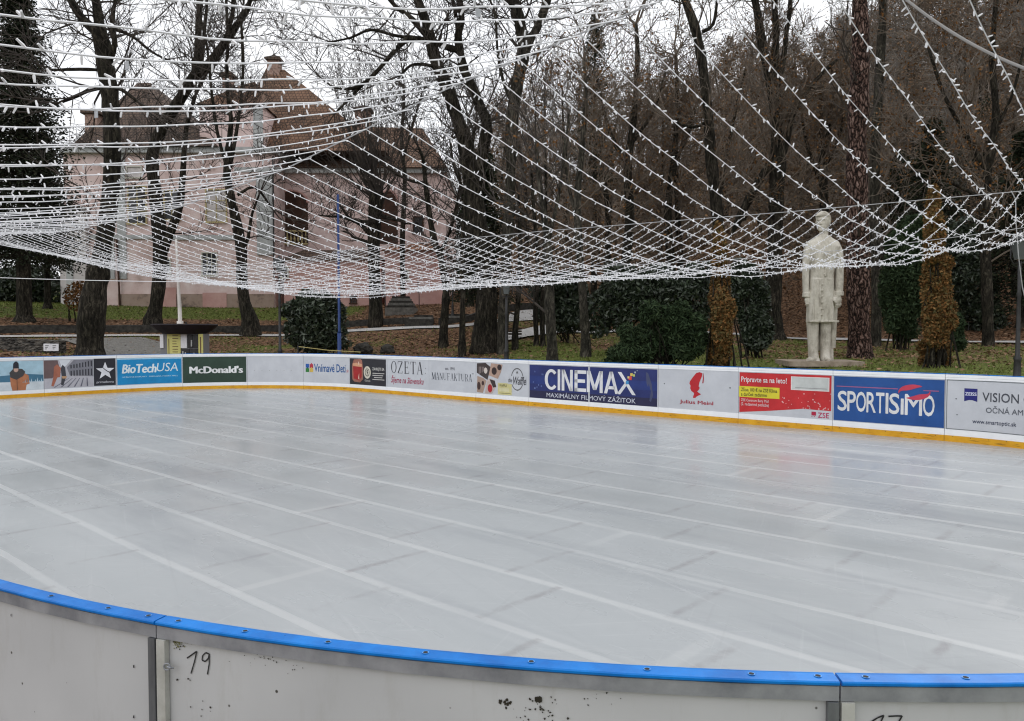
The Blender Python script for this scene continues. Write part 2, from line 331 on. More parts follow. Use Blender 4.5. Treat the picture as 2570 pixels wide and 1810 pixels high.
def ground_mat():
    m = bpy.data.materials.new('ground'); m.use_nodes = True; t = m.node_tree; b = t.nodes['Principled BSDF']; b.inputs['Roughness'].default_value = .95; b.inputs['Specular IOR Level'].default_value = .1
    co = t.nodes.new('ShaderNodeTexCoord'); at_ = t.nodes.new('ShaderNodeAttribute'); at_.attribute_name = 'leaf'
    at2 = t.nodes.new('ShaderNodeAttribute'); at2.attribute_name = 'wood'
    def N(sc, det=6):
        n = t.nodes.new('ShaderNodeTexNoise'); n.inputs['Scale'].default_value = sc; n.inputs['Detail'].default_value = det; n.inputs['Roughness'].default_value = .7
        t.links.new(co.outputs['Object'], n.inputs[0]); return n
    def ramp(src, a, c, lo, hi, mid=None):
        r = t.nodes.new('ShaderNodeValToRGB'); e = r.color_ramp.elements; e[0].position = lo; e[1].position = hi; e[0].color = (*a, 1); e[1].color = (*c, 1)
        if mid: x = e.new((lo+hi)/2); x.color = (*mid, 1)
        t.links.new(src, r.inputs[0]); return r
    g = ramp(N(5).outputs['Fac'], (.045, .052, .013), (.19, .215, .055), .32, .68, (.105, .128, .030))
    v = t.nodes.new('ShaderNodeTexVoronoi'); v.inputs['Scale'].default_value = 9; t.links.new(co.outputs['Object'], v.inputs[0])
    sp = t.nodes.new('ShaderNodeSeparateColor'); t.links.new(v.outputs['Color'], sp.inputs[0])
    l = ramp(sp.outputs[0], (.035, .022, .014), (.27, .155, .09), .1, .95, (.14, .08, .046))
    fn = N(3.5)
    ma = t.nodes.new('ShaderNodeMath'); ma.operation = 'ADD'; ma.inputs[1].default_value = 0
    t.links.new(at_.outputs['Fac'], ma.inputs[0]); t.links.new(fn.outputs['Fac'], ma.inputs[1])
    f = ramp(ma.outputs[0], (0, 0, 0), (1, 1, 1), .78, 1.12)
    mx = t.nodes.new('ShaderNodeMixRGB'); t.links.new(f.outputs[0], mx.inputs[0]); t.links.new(g.outputs[0], mx.inputs[1]); t.links.new(l.outputs[0], mx.inputs[2])
    wd = ramp(N(.6, 9).outputs['Fac'], (.07, .055, .042), (.25, .19, .14), .3, .75, (.14, .105, .078))
    m2 = t.nodes.new('ShaderNodeMixRGB'); t.links.new(at2.outputs['Fac'], m2.inputs[0]); t.links.new(mx.outputs[0], m2.inputs[1]); t.links.new(wd.outputs[0], m2.inputs[2])
    t.links.new(m2.outputs[0], b.inputs['Base Color'])
    bp = t.nodes.new('ShaderNodeBump'); bp.inputs['Distance'].default_value = .08; bp.inputs['Strength'].default_value = .7
    t.links.new(v.outputs['Distance'], bp.inputs['Height']); t.links.new(bp.outputs[0], b.inputs['Normal'])
    return m
M['ground'] = ground_mat()
go = tb.build('ground', M['ground'], smooth=True); go['kind'] = 'structure'
a1 = go.data.attributes.new('leaf', 'FLOAT', 'POINT'); a2 = go.data.attributes.new('wood', 'FLOAT', 'POINT')
for i, p in enumerate(tb.v):
    a1.data[i].value = leafiness(p[0], p[1])
    d = rinkD(p[0], p[1]); b = p[0]/max(p[1], 3.)
    a2.data[i].value = sstep(55, 80, d)

# ---------------------------------------------------------------- ice
def ice_mat():
    m = bpy.data.materials.new('ice'); m.use_nodes = True; t = m.node_tree; b = t.nodes['Principled BSDF']
    b.inputs['IOR'].default_value = 1.31; b.inputs['Specular IOR Level'].default_value = .5
    co = t.nodes.new('ShaderNodeTexCoord'); src = co.outputs['Object']
    def N(sc, det, st=None, rg=.6):
        n = t.nodes.new('ShaderNodeTexNoise'); n.inputs['Scale'].default_value = sc; n.inputs['Detail'].default_value = det; n.inputs['Roughness'].default_value = rg
        if st:
            mp = t.nodes.new('ShaderNodeMapping'); mp.inputs['Scale'].default_value = st; t.links.new(src, mp.inputs[0]); t.links.new(mp.outputs[0], n.inputs[0])
        else: t.links.new(src, n.inputs[0])
        return n.outputs['Fac']
    def math_(op, a, b_=None, c=None):
        n = t.nodes.new('ShaderNodeMath'); n.operation = op
        for i, v in enumerate((a, b_, c)):
            if v is None: continue
            if isinstance(v, (int, float)): n.inputs[i].default_value = v
            else: t.links.new(v, n.inputs[i])
        return n.outputs[0]
    def maprange(v, a, b_, c=0, d=1, sm=True):
        n = t.nodes.new('ShaderNodeMapRange'); n.interpolation_type = 'SMOOTHSTEP' if sm else 'LINEAR'
        t.links.new(v, n.inputs[0]); n.inputs[1].default_value = a; n.inputs[2].default_value = b_; n.inputs[3].default_value = c; n.inputs[4].default_value = d
        return n.outputs[0]
    sx = t.nodes.new('ShaderNodeSeparateXYZ'); t.links.new(src, sx.inputs[0]); U, V = sx.outputs[0], sx.outputs[1]
    wob = math_('MULTIPLY', math_('SUBTRACT', N(.22, 2), .5), .12)
    V2 = math_('ADD', V, wob)
    ph = math_('DIVIDE', math_('SUBTRACT', V2, 3.86), .885)
    fr = math_('ABSOLUTE', math_('SUBTRACT', math_('FRACT', math_('ADD', ph, 100.5)), .5))    # 0 on the line
    line = maprange(fr, .026, .066, 1, 0)
    cell = math_('FLOOR', math_('ADD', ph, 100))
    # irregular strength along each pipe line
    comb = t.nodes.new('ShaderNodeCombineXYZ'); t.links.new(math_('MULTIPLY', U, .18), comb.inputs[0]); t.links.new(math_('MULTIPLY', math_('FLOOR', math_('ADD', ph, 100.5)), 3.7), comb.inputs[1])
    ln = t.nodes.new('ShaderNodeTexNoise'); ln.inputs['Scale'].default_value = 1; ln.inputs['Detail'].default_value = 2; t.links.new(comb.outputs[0], ln.inputs[0])
    line = math_('MULTIPLY', line, maprange(ln.outputs['Fac'], .3, .6, .25, 1))
    # faint cross seams, staggered
    off = math_('FRACT', math_('MULTIPLY', cell, .37))
    pu = math_('FRACT', math_('ADD', math_('ADD', math_('DIVIDE', U, 1.55), off), 100))
    fu = math_('ABSOLUTE', math_('SUBTRACT', math_('ADD', pu, math_('MULTIPLY', math_('SUBTRACT', N(3, 4), .5), .05)), .5))
    seam = maprange(fu, .006, .035, 1, 0)
    seam = math_('MULTIPLY', seam, maprange(N(1.6, 7, None, .75), .38, .66))
    pu2 = math_('FRACT', math_('ADD', math_('ADD', math_('DIVIDE', U, 8.3), math_('FRACT', math_('MULTIPLY', cell, .618))), 100))
    wseam = math_('MULTIPLY', maprange(math_('ABSOLUTE', math_('SUBTRACT', pu2, .5)), .004, .009, 1, 0), maprange(N(.3, 2), .42, .55))
    base = t.nodes.new('ShaderNodeValToRGB'); e = base.color_ramp.elements
    e[0].position = .25; e[0].color = (.375, .40, .415, 1); e[1].position = .75; e[1].color = (.475, .495, .505, 1)
    t.links.new(math_('ADD', math_('MULTIPLY', N(.22, 6, (.5, 1.3, 1), .55), .75), math_('MULTIPLY', N(1.6, 7, (.45, 1.6, 1), .65), .25)), base.inputs[0])
    def mix(f, a, c):
        n = t.nodes.new('ShaderNodeMixRGB'); t.links.new(f, n.inputs[0]) if not isinstance(f, float) else None
        t.links.new(a, n.inputs[1]); n.inputs[2].default_value = (*c, 1); return n.outputs[0]
    c = mix(math_('MULTIPLY', line, .46), base.outputs[0], (.60, .61, .61))
    c = mix(math_('MULTIPLY', wseam, .32), c, (.62, .63, .63))
    c = mix(math_('MULTIPLY', seam, .5), c, (.24, .225, .235))
    # darker wet smears
    sm = maprange(N(.42, 7, (.35, 1.7, 1), .65), .50, .68)
    c = mix(math_('MULTIPLY', sm, .5), c, (.28, .30, .325))
    st2 = maprange(fr, .14, .20, 1, 0); st2 = math_('MULTIPLY', math_('MULTIPLY', st2, maprange(fr, .09, .13)), maprange(N(.7, 3, (.3, 1, 1)), .45, .7))
    c = mix(math_('MULTIPLY', st2, .22), c, (.60, .61, .615))
    sc = maprange(N(3.2, 9, (.30, 2.4, 1), .78), .60, .72)
    c = mix(math_('MULTIPLY', sc, .36), c, (.70, .71, .72))
    # skate scratches: three families of long thin marks at different angles
    for (ang, scl) in ((.35, 2.2), (1.2, 2.9), (2.3, 2.5), (-.5, 3.4)):
        mpx = t.nodes.new('ShaderNodeMapping'); mpx.inputs['Rotation'].default_value = (0, 0, ang); t.links.new(src, mpx.inputs[0])
        mpy = t.nodes.new('ShaderNodeMapping'); mpy.inputs['Scale'].default_value = (.22, 9, 1); t.links.new(mpx.outputs[0], mpy.inputs[0])
        nn = t.nodes.new('ShaderNodeTexNoise'); nn.inputs['Scale'].default_value = scl; nn.inputs['Detail'].default_value = 5; nn.inputs['Roughness'].default_value = .6; nn.inputs['Distortion'].default_value = .4; t.links.new(mpy.outputs[0], nn.inputs[0])
        k_ = maprange(nn.outputs['Fac'], .60, .72)
        c = mix(math_('MULTIPLY', k_, .16), c, (.62, .63, .64))
        k_ = maprange(nn.outputs['Fac'], .40, .30)
        c = mix(math_('MULTIPLY', k_, .10), c, (.28, .29, .30))
    t.links.new(c, b.inputs['Base Color'])
    rg = maprange(N(.5, 5, (.6, 1.2, 1)), .3, .7, .17, .36)
    t.links.new(math_('ADD', rg, math_('MULTIPLY', line, .1)), b.inputs['Roughness'])
    bp = t.nodes.new('ShaderNodeBump'); bp.inputs['Strength'].default_value = .10; bp.inputs['Distance'].default_value = .01
    t.links.new(N(1.2, 5, (.5, 1.5, 1)), bp.inputs['Height']); t.links.new(bp.outputs[0], b.inputs['Normal'])
    return m
M['ice'] = ice_mat()
ib = MB(); tot = TOT; NI = 280
loc = []
for i in range(NI):
    u, v, a, b = path(tot*i/NI); loc.append((u, v, 0))
ib.poly(list(reversed(loc)))
ice = ib.build('ice_surface', M['ice']); ice['kind'] = 'structure'
ice.rotation_euler.z = math.atan2(US.y, US.x)

# ---------------------------------------------------------------- rink boards
HB = 1.235
def strip(mb, s0, s1, o0, o1, z0, z1, n=None):
    n = n or max(2, int((s1-s0)/.22)); b = len(mb.v)
    for i in range(n+1):
        s = s0+(s1-s0)*i/n
        for o, z in ((o0, z0), (o1, z0), (o1, z1), (o0, z1)): mb.v.append(tuple(P(s, o, z)))
    for i in range(n):
        for j in range(4):
            a = b+i*4+j; c = b+i*4+(j+1) % 4; mb.f.append((a, c, c+4, a+4))
    mb.f.append((b+3, b+2, b+1, b)); mb.f.append((b+n*4, b+n*4+1, b+n*4+2, b+n*4+3))
def profstrip(mb, s0, s1, prof, n=None):
    n = n or max(2, int((s1-s0)/.15)); b = len(mb.v); k = len(prof)
    for i in range(n+1):
        s = s0+(s1-s0)*i/n
        for o, z in prof: mb.v.append(tuple(P(s, o, z)))
    for i in range(n):
        for j in range(k):
            a = b+i*k+j; c = b+i*k+(j+1) % k; mb.f.append((a, c, c+k, a+k))
    mb.f.append(tuple(b+k-1-j for j in range(k))); mb.f.append(tuple(b+n*k+j for j in range(k)))

ZP0, ZP1 = .226, 1.125
class Face:
    """drawing surface on the ice side of one board: f runs 0..1 left to right, g 0..1 bottom to top"""
    def __init__(s, s0, s1): s.s0 = s0; s.s1 = s1
    def p(s, f, g, layer=1): return P(s.s0+(s.s1-s.s0)*f, -.001-.0022*layer, ZP0+(ZP1-ZP0)*g)
    def asp(s): return (s.s1-s.s0)/(ZP1-ZP0)
def flatmat(name, c, rough=.5):
    k = 'fm_%s_%.3f_%.3f_%.3f' % (name, *c)
    if k not in M: M[k] = mat(name, tuple(x*.86 for x in c), tuple(min(.9, x*1.1+.004) for x in c), 2.6, rough*.8, detail=8, bump=.25, bscale=3.5, bd=.02)
    return M[k]
def rect(F, f0, f1, g0, g1, layer, mb=None, n=10):
    mb = mb or MB()
    for i in range(n):
        a = f0+(f1-f0)*i/n; c = f0+(f1-f0)*(i+1)/n
        mb.quad(F.p(a, g0, layer), F.p(c, g0, layer), F.p(c, g1, layer), F.p(a, g1, layer))
    return mb
def poly(F, pts, layer, mb=None):
    mb = mb or MB(); mb.poly([F.p(f, g, layer) for f, g in pts]); return mb
def ell(F, cf, cg, rf, rg, layer, mb=None, n=24, hole=0):
    mb = mb or MB()
    if hole:
        for i in range(n):
            a = 2*math.pi*i/n; b = 2*math.pi*(i+1)/n
            mb.quad(*[F.p(cf+rf*k*math.cos(x), cg+rg*k*math.sin(x), layer) for k, x in ((hole, a), (1, a), (1, b), (hole, b))])
    else: mb.poly([F.p(cf+rf*math.cos(2*math.pi*i/n), cg+rg*math.sin(2*math.pi*i/n), layer) for i in range(n)])
    return mb
_tc = {}
def text2d(txt, bold=0, shear=0):
    k = (txt, shear)
    if k in _tc: return _tc[k]
    cu = bpy.data.curves.new('t', 'FONT'); cu.body = txt; cu.shear = shear; cu.resolution_u = 3
    o = bpy.data.objects.new('t', cu); COL.objects.link(o); bpy.context.view_layer.update()
    me = bpy.data.meshes.new_from_object(o.evaluated_get(bpy.context.evaluated_depsgraph_get()))
    vs = [(v.co.x, v.co.y) for v in me.vertices]; fs = [tuple(p.vertices) for p in me.polygons]
    bpy.data.objects.remove(o); bpy.data.meshes.remove(me)
    x0 = min(v[0] for v in vs); x1 = max(v[0] for v in vs); y0 = min(v[1] for v in vs); y1 = max(v[1] for v in vs)
    r = ([((x-x0)/(x1-x0), (y-y0)/(y1-y0)) for x, y in vs], fs, x1-x0); _tc[k] = r; return r
def text(F, txt, f0, f1, g0, g1, layer, mb=None, bold=0, shear=0, slope=0):
    mb = mb or MB(); vs, fs, W_ = text2d(txt, 0, shear)
    sh = bold*1.3/W_; cop = [(0, 0, 0)] if not bold else [(-sh, .0, 0), (sh, 0, .12), (0, .02, .24), (0, -.02, .36)]
    for (dx_, dy_, dl) in cop:
        n = len(mb.v)
        mb.v += [tuple(F.p(f0+(f1-f0)*(x+dx_), g0+(g1-g0)*(y+dy_)+slope*x, layer+dl)) for x, y in vs]; mb.f += [tuple(n+i for i in f) for f in fs]
    return mb
# small serif alphabet: strokes (x0,y0,x1,y1,w) in a 1x1 box + serifs
TN, TK = .05, .15
SER = {'Z': [(.12,.97,.88,.97,.06),(.86,.95,.14,.05,TK),(.12,.03,.88,.03,.06),(.12,.97,.12,.8,.04),(.88,.03,.88,.2,.04)],
       'E': [(.25,0,.25,1,TK),(.1,.97,.85,.97,.06),(.1,.03,.88,.03,.06),(.25,.52,.7,.52,.05),(.85,.97,.85,.8,.04),(.88,.03,.88,.2,.04),(.7,.62,.7,.42,.04)],
       'T': [(.5,0,.5,1,TK),(.05,.97,.95,.97,.06),(.05,.97,.05,.78,.04),(.95,.97,.95,.78,.04),(.3,.02,.7,.02,.04)],
       'A': [(.1,0,.48,1,TN),(.85,0,.5,1,TK),(.22,.34,.75,.34,.05),(0,.02,.25,.02,.04),(.68,.02,1.0,.02,.04)],
       'M': [(.12,0,.14,1,TN),(.14,1,.5,.05,TK),(.5,.05,.86,1,TN),(.86,1,.88,0,TK),(0,.02,.26,.02,.04),(.74,.02,1,.02,.04)],
       'N': [(.15,0,.15,1,TN),(.15,1,.82,.02,TK),(.85,0,.85,1,TN),(.02,.02,.3,.02,.04),(.7,.98,1,.98,.04)],
       'U': [(.18,1,.18,.25,TK),(.18,.28,.35,.04,.11),(.35,.04,.65,.04,.06),(.65,.04,.82,.28,TN),(.82,.25,.82,1,TN),(.02,.98,.36,.98,.04),(.68,.98,.98,.98,.04)],
       'F': [(.25,0,.25,1,TK),(.1,.97,.85,.97,.06),(.25,.52,.7,.52,.05),(.85,.97,.85,.78,.04),(.08,.02,.45,.02,.04)],
       'K': [(.2,0,.2,1,TK),(.25,.45,.85,1,TN),(.4,.55,.88,0,TK),(.05,.02,.38,.02,.04),(.05,.98,.38,.98,.04),(.7,.02,1,.02,.04)],
       'R': [(.2,0,.2,1,TK),(.1,.97,.6,.97,.05),(.2,.5,.6,.5,.05),(.6,.97,.78,.85,.08),(.78,.87,.78,.62,TK),(.78,.64,.6,.5,.08),(.5,.5,.9,.02,TK),(.05,.02,.38,.02,.04)],
       'O': 'O'}
def serif(F, word, f0, f1, g0, g1, layer, wk=1.0):
    mb = MB(); wd = {'M': 1.25, 'N': 1.0, 'U': 1.0}; W = [wd.get(c, .9) for c in word]; S = sum(W)+.12*(len(word)-1); x = 0
    k = (f1-f0)/S; A = F.asp()
    for c, w_ in zip(word, W):
        if c == 'O':
            n = 28
            for i in range(n):
                a = 2*math.pi*i/n; b = 2*math.pi*(i+1)/n; q = []
                for rr, t_ in ((0, a), (1, a), (1, b), (0, b)):
                    th = TK*.95 if rr == 0 else 0
                    q.append(F.p(f0+(x+w_*(.5+(.48-(th if rr == 0 else 0))*math.cos(t_)))*k, g0+(g1-g0)*(.5+(.5-(.04 if rr == 0 else 0))*math.sin(t_)), layer))
                mb.quad(*q)
        else:
            for (x0, y0, x1, y1, w2) in SER[c]:
                ax, ay, bx, by = f0+(x+x0*w_)*k, g0+(g1-g0)*y0, f0+(x+x1*w_)*k, g0+(g1-g0)*y1
                if abs(y1-y0) < 1e-6:
                    h = w2*(g1-g0)*.6; mb.quad(F.p(ax, ay-h/2, layer), F.p(bx, ay-h/2, layer), F.p(bx, by+h/2, layer), F.p(ax, by+h/2, layer))
                else:
                    h = w2*k*w_*1.1; mb.quad(F.p(ax-h/2, ay, layer), F.p(ax+h/2, ay, layer), F.p(bx+h/2, by, layer), F.p(bx-h/2, by, layer))
        x += w_+.12
    return mb

WHITE = (.74, .75, .77); 
def PB(mb, name, c, root, rough=.5): return mb.build(name, flatmat(name, c, rough), root)
def poster_jacket(F, r):
    G = F
    p = PB(rect(F, 0, .99, -.0, .98, 1), 'poster', (.38, .56, .66), r)
    PB(rect(F, 0, .99, 0, .34, 2), 'snow_field', (.62, .68, .72), p)
    PB(poly(F, [(.12, .56), (.45, .50), (.75, .55), (.99, .50), (.99, .28), (.12, .30)], 3), 'treeline', (.05, .16, .25), p)
    mb = MB()
    for i in range(10):
        x = .72+.026*i; mb = poly(F, [(x, .26), (x+.012, .30+.14*((i*7) % 5)/5), (x+.022, .26)], 4, mb)
    PB(mb, 'snowy_firs', (.5, .62, .7), p)
    class N_:
        def p(s, f, g, layer=1): return G.p(.68+(f-.6)*.66, g, layer)
    F = N_()
    PB(poly(F, [(.47, 0), (.72, 0), (.74, .18), (.80, .22), (.78, .5), (.68, .60), (.5, .62), (.43, .45), (.44, .2)], 4), 'orange_jacket', (.42, .16, .07), p)
    PB(poly(F, [(.44, .44), (.55, .36), (.68, .48), (.72, .62), (.66, .72), (.5, .74), (.42, .60)], 5), 'dark_hood', (.05, .045, .045), p)
    PB(ell(F, .545, .70, .045, .085, 6), 'face', (.50, .33, .26), p)
    PB(poly(F, [(.49, .74), (.60, .74), (.595, .9), (.565, .97), (.53, .97), (.495, .9)], 7), 'knit_hat', (.012, .012, .02), p)
    PB(rect(F, .555, .565, 0, .38, 6), 'zip', (.05, .03, .02), p)
def poster_street(F, r):
    p = PB(rect(F, .0, .665, .02, .98, 1), 'poster', (.45, .44, .48), r)
    PB(poly(F, [(.2, .98), (.36, .98), (.3, .8), (.24, .7)], 2), 'sky_patch', (.68, .70, .74), p)
    PB(poly(F, [(.0, .98), (.18, .98), (.22, .55), (.10, .36), (.0, .36)], 2), 'left_facade', (.14, .09, .09), p)
    PB(poly(F, [(.665, .98), (.40, .98), (.30, .72), (.34, .44), (.665, .38)], 2), 'right_facade', (.20, .20, .23), p)
    mb = MB()
    for i in range(8):
        x = .35+.04*i; mb = rect(F, x, x+.018, .42, .60+.008*i, 3, mb, 1); mb = rect(F, x, x+.018, .68+.008*i, .80+.02*i, 3, mb, 1)
    PB(mb, 'arcade_openings', (.03, .03, .04), p)
    mb = MB()
    for i in range(6): mb = poly(F, [(.12+.09*i, .04), (.14+.09*i, .04), (.33+.05*i, .34), (.32+.05*i, .34)], 3, mb)
    PB(mb, 'street_lines', (.13, .13, .17), p)
    PB(poly(F, [(.09, .1), (.12, .08), (.17, .38), (.21, .40), (.22, .72), (.17, .84), (.13, .75), (.12, .4)], 4), 'walking_figure', (.36, .12, .07), p)
    PB(poly(F, [(.22, .12), (.25, .10), (.29, .40), (.28, .72), (.245, .82), (.22, .7), (.23, .42)], 4), 'walking_figure', (.04, .04, .05), p)
    PB(poly(F, [(.23, .42), (.30, .42), (.29, .34), (.24, .34)], 5), 'tan_coat_hem', (.48, .28, .15), p)
    q = PB(rect(F, .672, .985, .03, 1.0, 1), 'black_square', (.012, .012, .02), r)
    c, g, A = .835, .55, F.asp(); mb = MB()
    star = []
    for i in range(10):
        a = math.pi/2+math.pi*i/5; R_ = .33 if i % 2 == 0 else .135; star.append((c+R_*math.cos(a)/A, g+R_*math.sin(a)*1.0))
    PB(poly(F, star, 2), 'white_star', (.74, .74, .78), q)
    mb = MB()
    for i in range(8):
        t0, t1 = i/8, (i+1)/8
        f = lambda t: (c-.03+.115*t, g+.12-.30*t+.12*t*t)
        a, b = f(t0), f(t1); mb = poly(F, [(a[0], a[1]-.02), (b[0], b[1]-.02), (b[0], b[1]+.015), (a[0], a[1]+.015)], 3, mb)
    PB(mb, 'star_slash', (.012, .012, .02), q)
    PB(text(F, 'primadonna', .71, .955, .10, .20, 2), 'lettering', (.65, .65, .7), q)
def poster_blue(F, r):
    PB(rect(F, .0, .995, .945, .985, 1), 'pale_band', (.35, .62, .78), r)
    p = PB(rect(F, .01, .985, .02, .94, 1), 'poster', (.0, .235, .52), r)
    mb = text(F, 'BioTech', .085, .60, .44, .76, 2, bold=.035, shear=.18); mb = text(F, 'USA', .61, .93, .47, .79, 2, mb, shear=.15)
    PB(mb, 'lettering', (.72, .80, .84), p)
    PB(text(F, 'VÝŽIVOVÉ DOPLNKY · PREDAJŇA V BORY MALL', .085, .93, .26, .33, 2, bold=.02), 'lettering', (.45, .68, .8), p)
def poster_green(F, r):
    p = PB(rect(F, .005, .985, .0, .99, 1), 'poster', (.018, .045, .028), r)
    PB(text(F, "McDonald's", .11, .925, .36, .63, 2, bold=.04), 'lettering', (.76, .77, .77), p)
def poster_blank(F, r):
    mb = MB()
    for i in range(6): mb = ell(F, .12+.13*i, .45, .006, .012, 1, mb, 8)
    PB(mb, 'bolt_holes', (.3, .3, .3), r)
def poster_puzzle(F, r):
    A = F.asp()
    for (f, g, c) in ((.045, .57, (.02, .10, .38)), (.125, .56, (.42, .03, .06)), (.045, .40, (.03, .20, .04)), (.125, .40, (.62, .42, .08))):
        mb = rect(F, f, f+.07, g, g+.15, 1, None, 2); mb = ell(F, f+.035, g+.16 if c[2] < .2 else g-.005, .014, .03, 1.1, mb, 10)
        PB(mb, 'puzzle_piece', c, r)
    PB(text(F, 'Vnímavé Deti', .215, .905, .42, .72, 1, bold=.012), 'lettering', (.01, .085, .27), r)
    PB(text(F, '.sk', .92, .985, .43, .55, 1), 'lettering', (.45, .03, .05), r)
def poster_wine(F, r):
    p = PB(rect(F, .015, .97, .0, .97, 1), 'poster', (.018, .016, .022), r)
    PB(poly(F, [(.08, .18), (.13, .10), (.28, .08), (.36, .2), (.37, .6), (.34, .9), (.30, .95), (.12, .93), (.07, .7)], 2), 'glass_outline', (.32, .13, .09), p)
    PB(poly(F, [(.11, .22), (.28, .14), (.33, .3), (.33, .66), (.1, .68)], 3), 'mulled_wine', (.33, .012, .012), p)
    PB(poly(F, [(.1, .68), (.33, .66), (.34, .76), (.22, .82), (.09, .78)], 3), 'orange_slices', (.62, .32, .18), p)
    PB(rect(F, .235, .262, .2, .85, 4, None, 1), 'glass_glint', (.7, .5, .4), p)
    PB(ell(F, .48, .47, .095, .23, 2), 'round_badge', (.62, .58, .48), p)
    PB(ell(F, .48, .47, .06, .145, 3, hole=.82), 'badge_ring', (.03, .02, .02), p)
    PB(text(F, '9', .465, .50, .38, .56, 3, bold=.02), 'lettering', (.03, .02, .02), p)
    mb = text(F, 'ZAHREJTE SA', .62, .93, .53, .66, 2, bold=.015)
    for i, (a, b) in enumerate(((.62, .93), (.62, .90), (.66, .88), (.62, .93))): mb = rect(F, a, b, .44-.075*i, .465-.075*i, 2, mb, 1)
    PB(mb, 'lettering', (.6, .58, .55), p)
    PB(text(F, 'Glühwein', .41, .56, .13, .21, 2), 'lettering', (.5, .48, .45), p)
def poster_ozeta(F, r):
    PB(serif(F, 'OZETA', .10, .86, .50, .93, 1), 'lettering', (.02, .02, .03), r)
    PB(text(F, 'Šijeme na Slovensku', .10, .88, .10, .42, 1, bold=.01, shear=.3), 'lettering', (.36, .05, .10), r)
    PB(ell(F, .92, .72, .008, .02, 1, ell(F, .92, .55, .008, .02, 1, None, 8), 8), 'bolt_holes', (.2, .2, .2), r)
def poster_manu(F, r):
    PB(serif(F, 'MANUFAKTURA', .06, .92, .36, .60, 1), 'lettering', (.03, .04, .06), r)
    PB(text(F, 'est. 1991', .36, .56, .70, .80, 1, bold=.005), 'lettering', (.10, .10, .12), r)
    PB(ell(F, .94, .62, .012, .022, 1, None, 10, .5), 'lettering', (.03, .04, .06), r)
def poster_waffle(F, r):
    PB(poly(F, [(.02, .96), (.19, .985), (.29, .86), (.23, .45), (.02, .66)], 1), 'chocolate_photo', (.045, .032, .03), r)
    PB(ell(F, .195, .74, .036, .10, 2, None, 8), 'cream_bowl', (.62, .55, .50), r)
    mb = MB()
    for i in range(4): mb = rect(F, .06+.03*i, .075+.03*i, .62+.03*i, .86, 2, mb, 1)
    PB(mb, 'dish_pattern', (.26, .21, .2), r)
    PB(poly(F, [(.30, .98), (.52, .95), (.49, .72), (.43, .50), (.25, .60)], 1), 'cake_photo', (.42, .28, .22), r)
    PB(ell(F, .36, .74, .05, .12, 2, ell(F, .46, .86, .04, .09, 2), 12), 'berry_cake', (.03, .014, .014), r)
    PB(poly(F, [(.03, .56), (.15, .50), (.21, .42), (.14, .03), (.02, .05)], 1), 'waffle_photo', (.40, .28, .22), r)
    PB(ell(F, .06, .25, .035, .13, 2, ell(F, .14, .34, .025, .07, 2), 12), 'chocolate_cup', (.05, .02, .016), r)
    PB(poly(F, [(.22, .42), (.26, .50), (.36, .46), (.40, .28), (.32, .03), (.18, .02)], 1), 'dessert_photo', (.52, .42, .38), r)
    PB(ell(F, .28, .19, .045, .13, 2), 'red_berries', (.38, .015, .02), r)
    PB(poly(F, [(.27, .48), (.37, .44), (.40, .25), (.34, .22)], 2), 'dark_plate', (.03, .02, .02), r)
    p = PB(rect(F, .43, .69, .02, .38, 1, None, 3), 'yellow_box', (.60, .55, .26), r)
    mb = text(F, 'WAFFLE', .46, .60, .27, .34, 2, bold=.01); mb = rect(F, .46, .67, .06, .075, 2, mb, 1)
    PB(mb, 'lettering', (.16, .14, .05), p)
    PB(rect(F, .46, .64, .12, .23, 2, None, 1), 'small_print', (.66, .62, .38), p)
    PB(ell(F, .79, .52, .115, .345, 1, None, 40, .9), 'ring_emblem', (.12, .12, .12), r)
    PB(rect(F, .62, .96, .36, .62, 1.5, None, 3), 'emblem_gap', (.53, .545, .58), r)
    mb = text(F, 'the', .63, .70, .42, .55, 2, bold=.02, shear=.2); mb = text(F, 'Waffle', .72, .95, .36, .60, 2, mb, bold=.02, shear=.3)
    PB(mb, 'lettering', (.06, .06, .07), r)
    PB(poly(F, [(.77, .70), (.81, .70), (.80, .76), (.78, .76)], 2), 'heart_mark', (.15, .15, .15), r)
